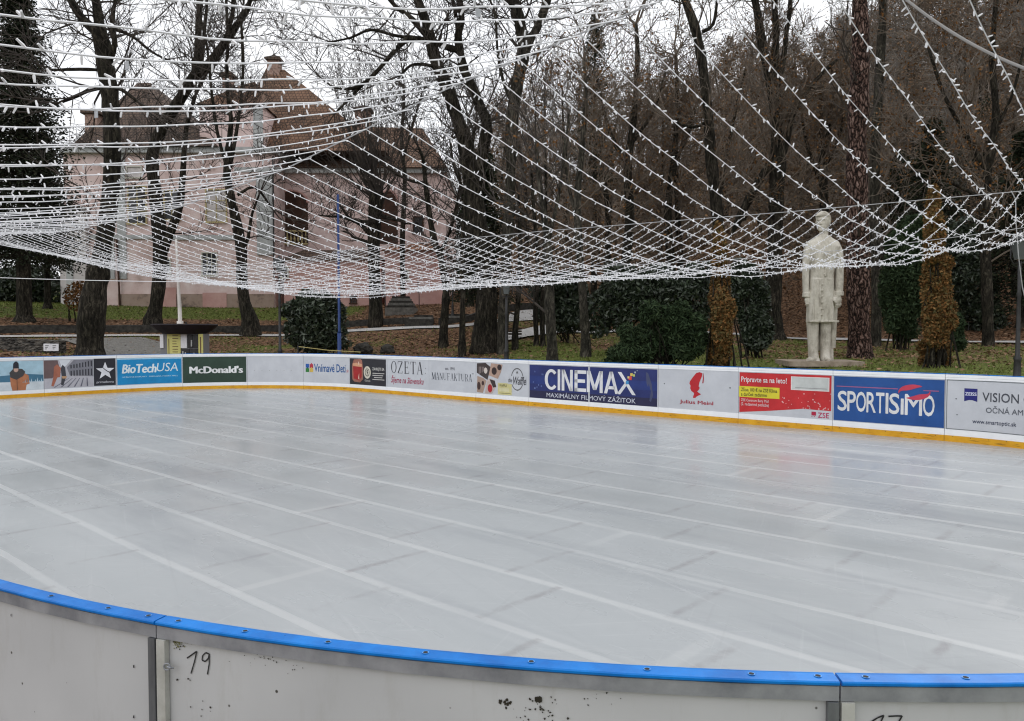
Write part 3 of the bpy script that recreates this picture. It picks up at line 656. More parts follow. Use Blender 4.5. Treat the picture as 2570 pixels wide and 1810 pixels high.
def cinemax(FL_, FR_, rl, rr):
    s0, s1 = FL_.s0, FR_.s1; G = Face(s0, s1)
    cols = [(.012, .012, .055), (.012, .022, .13), (.012, .03, .17), (.012, .016, .085)]
    def grad(F, r):
        zs = [0, .22, .42, .66, .98]
        p = None
        for i, c in enumerate([cols[0], cols[1], cols[2], cols[1]]):
            mb = rect(F, .012, .985, zs[i], zs[i+1], 1); o = PB(mb, 'poster' if p is None else 'colour_band', c, p or r); p = p or o
        return p
    pl = grad(FL_, rl); pr = grad(FR_, rr)
    xs_ = {'C': (.135, .235), 'I': (.247, .27), 'N': (.28, .372), 'E': (.385, .478), 'M': (.482, .605), 'A': (.615, .72), 'X': (.715, .845)}
    S = {'I': [(.5, 0, .5, 1, .9)], 'N': [(.13, 0, .13, 1, .24), (.16, 1, .84, 0, .24), (.87, 0, .87, 1, .24)],
         'E': [(.13, 0, .13, 1, .26), (0, .92, 1, .92, .16), (0, .5, .9, .5, .16), (0, .08, 1, .08, .16)],
         'M': [(.1, 0, .1, 1, .19), (.12, 1, .5, .12, .2), (.88, 1, .5, .12, .2), (.9, 0, .9, 1, .19)],
         'A': [(.1, 0, .5, 1, .22), (.9, 0, .5, 1, .22), (.25, .27, .75, .27, .14)],
         'X': [(.1, 1, .9, 0, .2), (.05, 0, .52, .55, .2)]}
    ml, mr = MB(), MB()
    def g0(f): return .31-.0*f
    for ch, (a, b) in xs_.items():
        mb = ml if b < .5 and ch != 'M' else mr; lo, hi = .27, .875
        if ch == 'C':
            cx, cy, rx, ry = (a+b)/2+.01, (lo+hi)/2, (b-a)/2+.006, (hi-lo)/2
            for i in range(22):
                t0 = math.radians(42+i*276/22); t1 = math.radians(42+(i+1)*276/22)
                mb.quad(*[G.p(cx+rx*k*math.cos(t_), cy+ry*k2*math.sin(t_), 2) for k, k2, t_ in ((.55, .72, t0), (1, 1, t0), (1, 1, t1), (.55, .72, t1))])
            continue
        for (x0, y0, x1, y1, w_) in S[ch]:
            ax, bx = a+(b-a)*x0, a+(b-a)*x1; ay, by = lo+(hi-lo)*y0, lo+(hi-lo)*y1
            if y0 == y1: h = w_*(hi-lo)/2; mb.quad(G.p(ax, ay-h, 2), G.p(bx, ay-h, 2), G.p(bx, ay+h, 2), G.p(ax, ay+h, 2))
            else: h = w_*(b-a)/2; mb.quad(G.p(ax-h, ay, 2), G.p(ax+h, ay, 2), G.p(bx+h, by, 2), G.p(bx-h, by, 2))
    PB(ml, 'lettering', (.72, .72, .74), pl); PB(mr, 'lettering', (.72, .72, .74), pr)
    ml, mr = MB(), MB(); vs, fs, _w = text2d('MAXIMÁLNY FILMOVÝ ZÁŽITOK', .008, 0)
    for f in fs:
        cx = .155+.69*sum(vs[i][0] for i in f)/len(f); (ml if cx < .497 else mr).poly([G.p(.155+.69*vs[i][0], .05+.16*vs[i][1], 2) for i in f])
    PB(ml, 'lettering', (.62, .64, .72), pl); PB(mr, 'lettering', (.62, .64, .72), pr)
    for (f, g, s_, c) in ((.785, .60, .02, (.05, .25, .5)), (.805, .72, .022, (.62, .06, .04)), (.793, .74, .013, (.65, .55, .2)), (.815, .82, .017, (.65, .5, .1)), (.832, .80, .014, (.45, .5, .15)), (.84, .88, .01, (.4, .45, .5)), (.855, .93, .006, (.3, .35, .4))):
        PB(rect(G, f-s_/2, f+s_/2, g-s_*G.asp()/2, g+s_*G.asp()/2, 3, None, 1), 'colour_square', c, pr)
    mb = poly(G, [(.915, .9), (.93, .88), (.955, .6), (.965, .3), (.95, .12), (.94, .15), (.95, .4), (.935, .6), (.93, .5), (.92, .6)], 2)
    PB(mb, 'worn_patch', (.05, .06, .13), pr)
    mb = MB()
    rr_ = random.Random(4)
    for i in range(9): f = .03+.1*rr_.random(); g = .2+.6*rr_.random(); mb = rect(G, f, f+.005, g, g+.05, 2, mb, 1)
    PB(mb, 'light_specks', (.14, .2, .45), pl)
def poster_coffee(F, r):
    PB(poly(F, [(.49, .93), (.53, .955), (.565, .93), (.56, .85), (.53, .70), (.52, .60), (.535, .56), (.52, .50), (.50, .47), (.52, .44), (.55, .405), (.54, .385), (.50, .345), (.48, .30), (.45, .30), (.455, .35), (.465, .40), (.46, .43), (.43, .47), (.415, .54), (.42, .60), (.405, .66), (.41, .71), (.45, .83)], 1), 'fez_emblem', (.48, .012, .02), r)
    PB(poly(F, [(.57, .93), (.578, .93), (.585, .80), (.58, .68), (.565, .68), (.572, .8)], 1), 'fez_tassel', (.35, .012, .02), r)
    PB(text(F, 'Julius Meinl', .285, .70, .12, .235, 1, bold=.018), 'lettering', (.35, .02, .04), r)
    PB(ell(F, .08, .62, .008, .016, 1, ell(F, .90, .60, .010, .018, 1, None, 8), 8), 'bolt_holes', (.10, .11, .12), r)
def poster_red(F, r):
    p = PB(poly(F, [(.01, .99), (.985, .99), (.985, .20), (.70, .21), (.35, .11), (.01, .03)], 1), 'poster', (.52, .018, .022), r)
    PB(text(F, 'Pripravte sa na leto!', .03, .53, .73, .89, 2, bold=.012), 'lettering', (.72, .66, .66), p)
    y = PB(rect(F, .005, .455, .40, .66, 2, None, 4), 'yellow_strip', (.66, .58, .03), p)
    mb = text(F, 'Zľava 100 € na ZSE Klíma', .03, .43, .54, .63, 3, bold=.01); mb = text(F, 'a darček zadarmo', .03, .32, .43, .52, 3, mb, bold=.01)
    PB(mb, 'lettering', (.07, .06, .01), y)
    mb = text(F, 'ZSE Centrum Bory Mall', .03, .34, .28, .36, 2, bold=.004); mb = text(F, '(2. nadzemné podlažie)', .03, .34, .18, .27, 2, mb, bold=.004)
    PB(mb, 'lettering', (.72, .55, .55), p)
    PB(rect(F, .575, .965, .63, .94, 2, None, 4), 'appliance_border', (.72, .66, .64), p)
    q = PB(rect(F, .585, .955, .655, .925, 3, None, 4), 'air_conditioner', (.52, .54, .52), p)
    PB(rect(F, .62, .94, .68, .695, 4, None, 2), 'vent_slot', (.3, .3, .3), q)
    mb = MB(); r2 = random.Random(9)
    for i in range(34):
        f = .44+.54*r2.random(); g = .22+.36*r2.random()
        s_ = .004+.005*r2.random(); mb = ell(F, f, g, s_, s_*F.asp(), 2, mb, 8)
    PB(mb, 'snow_dots', (.68, .35, .35), p)
    PB(text(F, 'ZSE', .855, .965, .035, .15, 1, bold=.004), 'lettering', (.42, .01, .08), r)
    PB(rect(F, .79, .835, .075, .16, 1, rect(F, .79, .80, .045, .06, 1, rect(F, .815, .825, .045, .06, 1, None, 1), 1), 1), 'square_emblem', (.42, .01, .05), r)
def poster_sport(F, r):
    p = PB(rect(F, .01, .995, .01, .985, 1), 'poster', (.008, .07, .27), r)
    L = {'S': None}
    txt = [('S', .03, .115), ('P', .122, .20), ('O', .205, .295), ('R', .302, .385), ('T', .388, .462), ('I', .476, .497), ('S', .508, .595), ('i', .61, .632), ('M', .645, .79), ('O', .80, .895)]
    mb = MB()
    for ch, a, b in txt: 
        hi = .66 if ch != 'i' else .56
        mb = text(F, ch if ch != 'i' else 'I', a+.02, b+.02, .235, hi, 2, mb, bold=.007)
    PB(mb, 'lettering', (.70, .70, .70), p)
    mb = rect(F, .035, .60, .755, .775, 2, None, 4); mb = rect(F, .82, .95, .745, .765, 2, mb, 2)
    PB(mb, 'thin_line', (.34, .10, .22), p)
    def arc(cx, cy, rx, ry, a0, a1, w0):
        m2 = MB(); n = 14
        for i in range(n):
            q = []
            for j, k in ((i, 0), (i, 1), (i+1, 1), (i+1, 0)):
                a = math.radians(a0+(a1-a0)*j/n); ww = w0*math.sin(math.pi*(j+.6)/(n+1.2)); q.append(F.p(cx+(rx-(ww*.25 if k == 0 else 0))*math.cos(a), cy+(ry-(ww if k == 0 else 0))*math.sin(a), 3))
            m2.quad(*q)
        return m2
    PB(arc(.735, .70, .13, .17, 190, 55, .12), 'swoosh', (.52, .04, .08), p)
    PB(arc(.75, .72, .13, .17, 235, 370, .12), 'swoosh', (.52, .04, .08), p)
def poster_optic(F, r):
    mb = rect(F, .012, .99, .985, 1.0, 1); mb = rect(F, .012, .99, 0, .015, 1, mb); mb = rect(F, .012, .018, 0, 1, 1, mb, 1)
    PB(mb, 'frame_line', (.18, .20, .21), r)
    q = PB(poly(F, [(.155, .84), (.26, .84), (.26, .58), (.22, .61), (.195, .61), (.155, .58)], 1), 'blue_emblem', (.01, .012, .16), r)
    PB(text(F, 'ZEISS', .162, .253, .70, .765, 2, bold=.03), 'lettering', (.6, .62, .75), q)
    PB(text(F, 'VISION CENTER', .30, .96, .60, .775, 1, bold=.002), 'lettering', (.05, .055, .07), r)
    PB(text(F, 'OČNÁ AMBULANCIA', .33, .93, .38, .52, 1, bold=.008), 'lettering', (.10, .11, .13), r)
    PB(text(F, 'www.smartoptic.sk', .225, .57, .13, .235, 1, bold=.012), 'lettering', (.04, .05, .09), r)
    PB(ell(F, .09, .62, .007, .014, 1, ell(F, .10, .30, .007, .012, 1, None, 8), 8), 'bolt_holes', (.12, .13, .14), r)

def seam(k):
    return 1.45+2*k+(.025*k if k > 0 else interp(k, [-10, -7, -6, -5, -4, -3, -2, 0], [-.6, -.5, -.38, -.25, -.16, -.04, 0, 0]))
far = [(seam(k-1), seam(k)) for k in range(-9, 10)]
posters = {-6: (poster_jacket, 'rink board with a photo of a person in orange jacket and black knit hat'),
  -5: (poster_street, 'rink board with a street photo beside a black square with a white star'),
  -4: (poster_blue, 'rink board with bright blue poster and white slanted lettering'),
  -3: (poster_green, 'rink board with dark green poster and bold white lettering'),
  -2: (poster_blank, 'blank white rink board right of the dark green one'),
  -1: (poster_puzzle, 'white rink board with four coloured puzzle pieces and dark blue lettering'),
  0: (poster_wine, 'rink board with black poster showing a glass of red mulled wine'),
  1: (poster_ozeta, 'white rink board with tall black serif letters above red handwriting'),
  2: (poster_manu, 'white rink board with one line of small black serif capitals'),
  3: (poster_waffle, 'pale rink board with chocolate dessert photos and a round grey emblem'),
  4: (None, 'left half of the navy blue cinema banner across two rink boards'),
  5: (None, 'right half of the navy blue cinema banner, with coloured squares by the X'),
  6: (poster_coffee, 'white rink board with a red fez shaped emblem'),
  7: (poster_red, 'rink board with red poster, yellow strip and a white air conditioner'),
  8: (poster_sport, 'rink board with royal blue poster and red swoosh over big white letters'),
  9: (poster_optic, 'pale grey rink board with small blue emblem and dark spaced letters at the right edge')}
cap_prof = [(-.012, HB-.003), (-.011, HB-.012), (.0, HB-.014), (.026, HB-.012), (.031, HB-.013), (.036, HB-.009), (.0365, HB-.004), (.034, HB-.001), (.029, HB-.0005), (.0, HB+.001), (-.008, HB+.0005)]
def board(s0, s1, label, near=False):
    r = thing('rink_board', label, 'rink board', 'rink boards around the ice')
    g = .004
    m = MB(); strip(m, s0+g, s1-g, 0, .0165, .0, HB-.016); fo = m.build('panel_face', M['near_panel'] if near else M['panel'], r)
    m = MB(); strip(m, s0+g, s1-g, -.016, -.001, 0, .110); kp = m.build('kick_plate', M['yellow'], r)
    n = 7
    for i in range(n if not near else 0):
        s = s0+(s1-s0)*(i+.5)/n; m = MB(); m.poly([P(s+.0075*math.cos(a), -.0175, .094+.0075*math.sin(a)) for a in [math.pi*j/4 for j in range(8)]])
        m.build('screw', M['dark'], kp)
    if not near and s0 > -13:
        q2 = random.Random(int(s0*100)+7); m = MB()
        for i in range(9):
            sc_ = s0+(s1-s0)*q2.uniform(.05, .95); zc_ = q2.uniform(.015, .085); L_ = q2.uniform(.02, .14); h_ = q2.uniform(.002, .006); dz_ = q2.uniform(-.01, .01)
            m.quad(P(sc_-L_, -.0168, zc_), P(sc_+L_*.3, -.0168, zc_+dz_-h_), P(sc_+L_, -.0168, zc_+dz_), P(sc_, -.0168, zc_+h_))
        so_ = m.build('scuff_marks', M['scuff'], kp); so_['kind'] = 'stuff'
    m = MB(); strip(m, s0+g, s1-g, -.009, -.001, .112, .222); m.build('bottom_rail', M['white_rail'], r)
    m = MB(); strip(m, s0+g, s1-g, -.009, -.001, 1.130, 1.168); strip(m, s0+g, s1-g, -.013, -.001, 1.171, HB-.016); tr = m.build('top_rail', M['white_rail'], r)
    m = MB(); profstrip(m, s0+.003, s1-.003, cap_prof); cap = m.build('cap_rail', M['blue'], r)
    # steel frame on the outside
    m = MB(); strip(m, s0+.002, s1-.002, .018, .030, HB-.047, HB-.0145); m.build('frame_beam', M['steel'], r)
    m = MB(); strip(m, s0+.002, s1-.002, .018, .030, .05, .10); m.build('frame_beam', M['steel'], r)
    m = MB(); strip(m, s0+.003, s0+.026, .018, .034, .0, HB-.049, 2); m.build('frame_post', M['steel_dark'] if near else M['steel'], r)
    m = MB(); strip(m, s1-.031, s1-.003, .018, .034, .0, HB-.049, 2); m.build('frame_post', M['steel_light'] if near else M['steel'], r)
    if near:
        hm = MB(); hr = MB()
        for t in (.025, .11, .245, .40, .55, .70, .84, .965):
            s = s0+(s1-s0)*t
            pts = [P(s+.0062*math.cos(a), .013+.0062*math.sin(a), HB+.0022) for a in [2*math.pi*i/14 for i in range(14)]]; hm.poly(pts)
            for i in range(16):
                a, b = 2*math.pi*i/16, 2*math.pi*(i+1)/16
                hr.quad(*[P(s+k*math.cos(x), .013+k*math.sin(x), HB+.0019) for k, x in ((.0062, a), (.0082, a), (.0082, b), (.0062, b))])
        hm.build('screw_holes', M['dark'], cap); hr.build('hole_rims', flatmat('rim_blue', (.12, .38, .85)), cap)
    return r
def near_panel_mat():
    m = bpy.data.materials.new('near_panel'); m.use_nodes = True; t = m.node_tree; b = t.nodes['Principled BSDF']; b.inputs['Roughness'].default_value = .55
    co = t.nodes.new('ShaderNodeTexCoord')
    n = t.nodes.new('ShaderNodeTexNoise'); n.inputs['Scale'].default_value = 2.5; n.inputs['Detail'].default_value = 6; t.links.new(co.outputs['Object'], n.inputs[0])
    r = t.nodes.new('ShaderNodeValToRGB'); r.color_ramp.elements[0].position = .3; r.color_ramp.elements[1].position = .7
    r.color_ramp.elements[0].color = (.45, .455, .465, 1); r.color_ramp.elements[1].color = (.52, .525, .535, 1); t.links.new(n.outputs['Fac'], r.inputs[0])
    v = t.nodes.new('ShaderNodeTexVoronoi'); v.inputs['Scale'].default_value = 22; t.links.new(co.outputs['Object'], v.inputs[0])
    vr = t.nodes.new('ShaderNodeMapRange'); vr.inputs[1].default_value = .07; vr.inputs[2].default_value = .11; vr.inputs[3].default_value = 1; vr.inputs[4].default_value = 0; t.links.new(v.outputs['Distance'], vr.inputs[0])
    sp = t.nodes.new('ShaderNodeSeparateColor'); t.links.new(v.outputs['Color'], sp.inputs[0])
    pick = t.nodes.new('ShaderNodeMath'); pick.operation = 'GREATER_THAN'; pick.inputs[1].default_value = .8; t.links.new(sp.outputs[0], pick.inputs[0])
    mu = t.nodes.new('ShaderNodeMath'); mu.operation = 'MULTIPLY'; t.links.new(vr.outputs[0], mu.inputs[0]); t.links.new(pick.outputs[0], mu.inputs[1])
    mx = t.nodes.new('ShaderNodeMixRGB'); mx.inputs[2].default_value = (.06, .055, .05, 1); t.links.new(mu.outputs[0], mx.inputs[0]); t.links.new(r.outputs[0], mx.inputs[1])
    n4 = t.nodes.new('ShaderNodeTexNoise'); n4.inputs['Scale'].default_value = 5; n4.inputs['Detail'].default_value = 9; n4.inputs['Roughness'].default_value = .75
    mp4 = t.nodes.new('ShaderNodeMapping'); mp4.inputs['Scale'].default_value = (1.5, 1.5, .35); t.links.new(co.outputs['Object'], mp4.inputs[0]); t.links.new(mp4.outputs[0], n4.inputs[0])
    r4 = t.nodes.new('ShaderNodeMapRange'); r4.inputs[1].default_value = .52; r4.inputs[2].default_value = .72; r4.inputs[4].default_value = .35; t.links.new(n4.outputs['Fac'], r4.inputs[0])
    m4 = t.nodes.new('ShaderNodeMixRGB'); m4.inputs[2].default_value = (.33, .32, .29, 1); t.links.new(r4.outputs[0], m4.inputs[0]); t.links.new(mx.outputs[0], m4.inputs[1])
    t.links.new(m4.outputs[0], b.inputs['Base Color']); return m
M['near_panel'] = near_panel_mat()
roots = {}; faces = {}
for k, (a, b) in zip(range(-9, 10), far):
    if k in posters: fn, lab = posters[k]
    else: fn, lab = None, {-9: 'plain rink board farthest left, outside the photo', -8: 'plain rink board second left of the jacket photo', -7: 'plain rink board just left of the jacket photo'}[k]
    r = board(a, b, lab); F = Face(a, b); roots[k] = r; faces[k] = F
    if fn: fn(F, r)
cinemax(faces[4], faces[5], roots[4], roots[5])
seq = [far[-1][1]+(33.56-far[-1][1])*i/7 for i in range(8)]+[35.31, 37.01, 38.77, 40.6, 42.5]
nearlab = {6: 'near rink board at the bottom right with 17 written on it', 8: 'near rink board at the bottom left corner, mostly clean',
           7: 'near rink board in the middle with 19 written on it and dark mould specks'}
extra = ['first', 'second', 'third', 'fourth', 'fifth', 'sixth', 'seventh', 'eighth', 'ninth', 'tenth', 'eleventh', 'twelfth']
nb = {}
for i in range(len(seq)-1):
    a, b = seq[i], seq[i+1]; key = None
    if abs(b-35.31) < .01: lab = nearlab[6]
    elif abs(a-35.31) < .01: lab = nearlab[7]
    elif abs(a-37.01) < .01: lab = nearlab[8]
    else: lab = 'plain rink board outside the photo, %s past the right edge' % extra[i]
    nb[i] = board(a, b, lab, near=b > 27)
# marks on the near board: position given by a point of the outer face
CN = uv(U1-RB, V0+RB)
def nearpt(px, py, off=.0175):
    d = ray(px, py); o = Vector((0, 0, CH)); c = CN; rr = RB+off
    ox, oy = o.x-c.x, o.y-c.y; A = d.x*d.x+d.y*d.y; B = 2*(ox*d.x+oy*d.y); C_ = ox*ox+oy*oy-rr*rr
    t = (-B-math.sqrt(B*B-4*A*C_))/(2*A); p = o+d*t
    return p
def near_s(p):
    u = p.x*US.x+p.y*US.y-(U1-RB); v = p.x*VS.x+p.y*VS.y-(V0+RB); a = math.atan2(-v, u); return LF+LAR+LSR+a*RB
def near_xy(px, py):
    p = nearpt(px, py); return near_s(p), p.z
def z7(x, y): return near_xy(x/1.787, 1420+y/1.787)
def z8(x, y): return near_xy(1285+x/1.787, 1420+y/1.787)
def stroke(mb, pts, w_):
    for i in range(len(pts)-1):
        (a, b), (c, d) = pts[i], pts[i+1]; L = math.hypot(c-a, d-b) or 1; nx_, ny = -(d-b)/L*w_/2, (c-a)/L*w_/2
        mb.quad(P(a+nx_, .0175, b+ny), P(a-nx_, .0175, b-ny), P(c-nx_, .0175, d-ny), P(c+nx_, .0175, d+ny))
    return mb
pen = MB()
stroke(pen, [z7(*p) for p in ((838, 415), (862, 398), (882, 384), (872, 430), (856, 484))], .0036)
stroke(pen, [z7(*p) for p in ((938, 396), (922, 390), (908, 404), (906, 424), (920, 430), (934, 416), (938, 396), (938, 440), (930, 488))], .0036)
i7 = [i for i in nb if nb[i]['label'] == nearlab[7]][0]; i6 = [i for i in nb if nb[i]['label'] == nearlab[6]][0]; i8 = [i for i in nb if nb[i]['label'] == nearlab[8]][0]
pen.build('handwritten_number', M['dark'], nb[i7])
pen = MB(); stroke(pen, [z8(*p) for p in ((1612, 700), (1640, 682), (1668, 671), (1655, 700), (1630, 760))], .0036)
stroke(pen, [z8(*p) for p in ((1688, 676), (1720, 674), (1750, 674), (1735, 700), (1715, 760))], .0036); stroke(pen, [z8(1695, 715), z8(1745, 715)], .0036)
pen.build('handwritten_number', M['dark'], nb[i6])
def blob(mb, s, z, r, seed, n=11, squash=1.):
    q = random.Random(seed); pts = []
    for i in range(n):
        a = 2*math.pi*i/n; k = r*(.55+.7*q.random()); pts.append(P(s+k*math.cos(a), .0178, z+k*squash*math.sin(a)))
    mb.poly(pts)
mo = MB(); q = random.Random(3)
for (x, y, n, sp_, sz) in ((2265, 610, 10, 14, .0035), (930, 660, 7, 40, .002), (800, 520, 4, 25, .002), (820, 345, 26, 30, .0016), (1320, 455, 8, 30, .0014), (1150, 385, 18, 60, .0012), (1215, 405, 12, 30, .0014)):
    for i in range(n): blob(mo, *z7(x+q.gauss(0, sp_), y+q.gauss(0, sp_*.6)), sz*(.5+q.random()), i*7+x)
for (x, y, n, sp_, sz) in ((122, 600, 9, 9, .0048), (125, 640, 14, 40, .0022), (200, 690, 14, 50, .0022), (420, 590, 12, 60, .0014), (60, 660, 12, 40, .0018)):
    for i in range(n): blob(mo, *z8(x+q.gauss(0, sp_), y+q.gauss(0, sp_*.6)), sz*(.5+q.random()), i*5+x)
mo.build('mould_specks', flatmat('mould', (.03, .026, .02)), nb[i7])
mo = MB()
for i in range(60): blob(mo, *z7(780+abs(q.gauss(0, 26)), 330+abs(q.gauss(0, 16))), .0022*(.4+q.random()), i)
mo.build('moss_stain', flatmat('moss', (.20, .20, .09)), nb[i7])
mo = MB()
for p_ in ((600, 452), (50, 222), (155, 655), (300, 525), (600, 678)): blob(mo, *z7(*p_), .0028 if p_[0] > 500 or p_[0] < 100 else .0012, 3, squash=1.8)
mo.build('dirt_spots', M['dark'], nb[i8])
# eye bolt by the post
eb = MB(); c0 = nearpt(750/1.787, 1420+452/1.787, .036)
dx = Vector((1, 0, 0))
ring = [c0+Vector((.008*math.cos(a), -.002, .009*math.sin(a))) for a in [2*math.pi*i/14 for i in range(15)]]; eb.tube(ring, [.0022]*15, 6)
eb.tube([c0+Vector((.002, -.004, .001)), c0+Vector((.012, -.008, .0)), c0+Vector((.018, -.002, -.003))], [.003, .003, .0025], 8)
eb.build('eye_bolt', M['steel'], nb[i7])

# ---------------------------------------------------------------- net of light strings
VR_, UK = 4.6, [-21, -18, -14, -10, -7.5, -5, -3.2, -2, 1]
ZR = [4.08, 3.90, 3.62, 3.58, 3.72, 4.04, 4.17, 4.25, 4.4]
SG = [.43, 1.05, 1.38, 1.29, 1.38, 1.55, 1.49, 1.29, 1.29]
rs = random.Random(21)
def light_string(pts_fn, L, idx, label, group):
    N = 36
    base_fn = pts_fn; ph = [rs.uniform(0, 6.28) for _ in range(4)]; am = [rs.uniform(.002, .009) for _ in range(4)]; kk = rs.uniform(-.03, .03)
    def pts_fn(t):
        p = base_fn(t); e = min(1, t*8, (1-t)*8)
        return p+Vector((am[0]*math.sin(t*23+ph[0])+am[1]*math.sin(t*57+ph[1]), am[1]*math.sin(t*31+ph[2]), am[2]*math.sin(t*37+ph[3])+am[3]*.6*math.sin(t*83+ph[0])+kk*math.sin(math.pi*t)))*e
    N = 64; pts = [pts_fn(i/N) for i in range(N+1)]
    a = MB(); a.tube(pts, [.0044]*(N+1), 4)
    r = a.build('light_string', M['cable']); tag(r, label, 'light string', group)
    b = MB(); n = int(L/.088)
    for i in range(n):
        t = min(.999, (i+rs.random()*1.4)/n)
        if rs.random() < .10: continue
        p = pts_fn(t); d = (pts_fn(min(1, t+.01))-pts_fn(max(0, t-.01))).normalized()
        al = 2*math.pi*rs.random(); e1 = d.cross(Vector((0, 0, 1))).normalized(); e2 = e1.cross(d)
        dr = (e1*math.cos(al)+e2*math.sin(al)+d*rs.uniform(-.1, .8)+Vector((0, 0, -.25))).normalized()
        l = rs.uniform(.032, .045); b.tube([p, p+dr*l*.35, p+dr*l], [.0045, .0068, .0050], 4)
    bo = b.build('bulbs', M['cable'], r); bo['kind'] = 'stuff'
    # a flat connector tag now and then
    if idx % 3 == 2:
        p = pts_fn(rs.uniform(.2, .7)); c = MB(); c.box(-.012, .012, -.003, .003, -.045, -.01, Matrix.Translation(p)@Matrix.Rotation(rs.uniform(0, 3), 4, 'Z'))
        c.build('cable_tag', flatmat('tag', (.45, .47, .5)), r)
us_ = [-20.5+.32*i for i in range(71)]
for i, u in enumerate(us_):
    if u > 2: break
    uj = u+rs.uniform(-.02, .02)
    v1 = interp(u, [-21, -14, -8, -3.5, 1], [14.5, 16.5, 18.5, 20, 21]); z1 = interp(u, [-21, -14, -8, -3.5], [4.5, 4.72, 4.85, 5.0])
    zr = interp(u, UK, ZR)+rs.uniform(-.015, .015); s = interp(u, UK, SG)*rs.uniform(.97, 1.03)
    light_string(lambda t, zr=zr, s=s, v1=v1, z1=z1, uj=uj: uv(uj, VR_+(v1-VR_)*t, zr*(1-t)+z1*t-4*s*t*(1-t)), v1-VR_+1, i,
                 'white bulb string sagging from the middle rope to the cable behind the far boards', 'light strings on the far side of the middle rope')
    s2 = interp(u, [-21, -14, -10, -5, -3], [.15, .3, .55, .85, .9])*rs.uniform(.96, 1.04)
    if u < 1:
        light_string(lambda t, zr=zr, s=s2, uj=uj: uv(uj, VR_-9.6*t, zr*(1-t)+3.6*t-4*s*t*(1-t)), 10, i+3,
                     'white bulb string running from the middle rope leftwards over the near side', 'light strings on the near side of the middle rope')
m = MB(); pts = [uv(u, VR_, interp(u, UK, ZR)+.01) for u in [-21+.5*i for i in range(47)]]
m.tube(pts, [.007]*len(pts), 5); tag(m.build('middle_rope', M['wire']), 'thin middle rope the strings of bulbs hang from', 'rope')
m = MB(); pts = [uv(u, interp(u, [-21, -14, -8, -3.5, 1], [14.5, 16.5, 18.5, 20, 21]), interp(u, [-21, -14, -8, -3.5], [4.5, 4.72, 4.85, 5.0])+.01) for u in [-21+.5*i for i in range(50)]]
m.tube(pts, [.009]*len(pts), 5); tag(m.build('edge_cable', M['wire']), 'thin steel cable carrying the far ends of the bulb strings', 'cable')
m = MB(); pts = [uv(u, interp(u, [-21, 1], [13.8, 19.5]), interp(u, [-21, -3.5, 1], [4.15, 4.3, 4.4])-.9*max(0, 1-((u+10)/11)**2)+.3) for u in [-21+.5*i for i in range(50)]]
m.tube(pts, [.007]*len(pts), 5); tag(m.build('lower_cable', M['wire']), 'second thin cable crossing below the edge cable', 'cable')
m = MB(); a, b = at(2240, -30, 9.5), at(2640, 195, 8.0)
m.tube([a+(b-a)*t-Vector((0, 0, .12*4*t*(1-t))) for t in [i/16 for i in range(17)]], [.016]*17, 7); tag(m.build('power_cable', M['grey_cable']), 'thick grey cable sloping down at the top right corner', 'cable')
m = MB(); a, b = at(-60, 695, 26), at(640, 708, 27.5)
m.tube([a+(b-a)*t-Vector((0, 0, .05*4*t*(1-t))) for t in [i/12 for i in range(13)]], [.012]*13, 5); tag(m.build('guy_wire', M['cable']), 'single pale wire stretched low across the big left trunk', 'wire')
m = MB(); m.tube([at(2538, 480, 18.9), at(2549, 500, 18.9), at(2550, 560, 18.9), at(2556, 640, 18.9), at(2566, 720, 19), at(2575, 760, 19)], [.012]*6, 6)
tag(m.build('hanging_wire', M['wire']), 'pale wire hanging from the edge cable in front of the right lantern', 'wire')

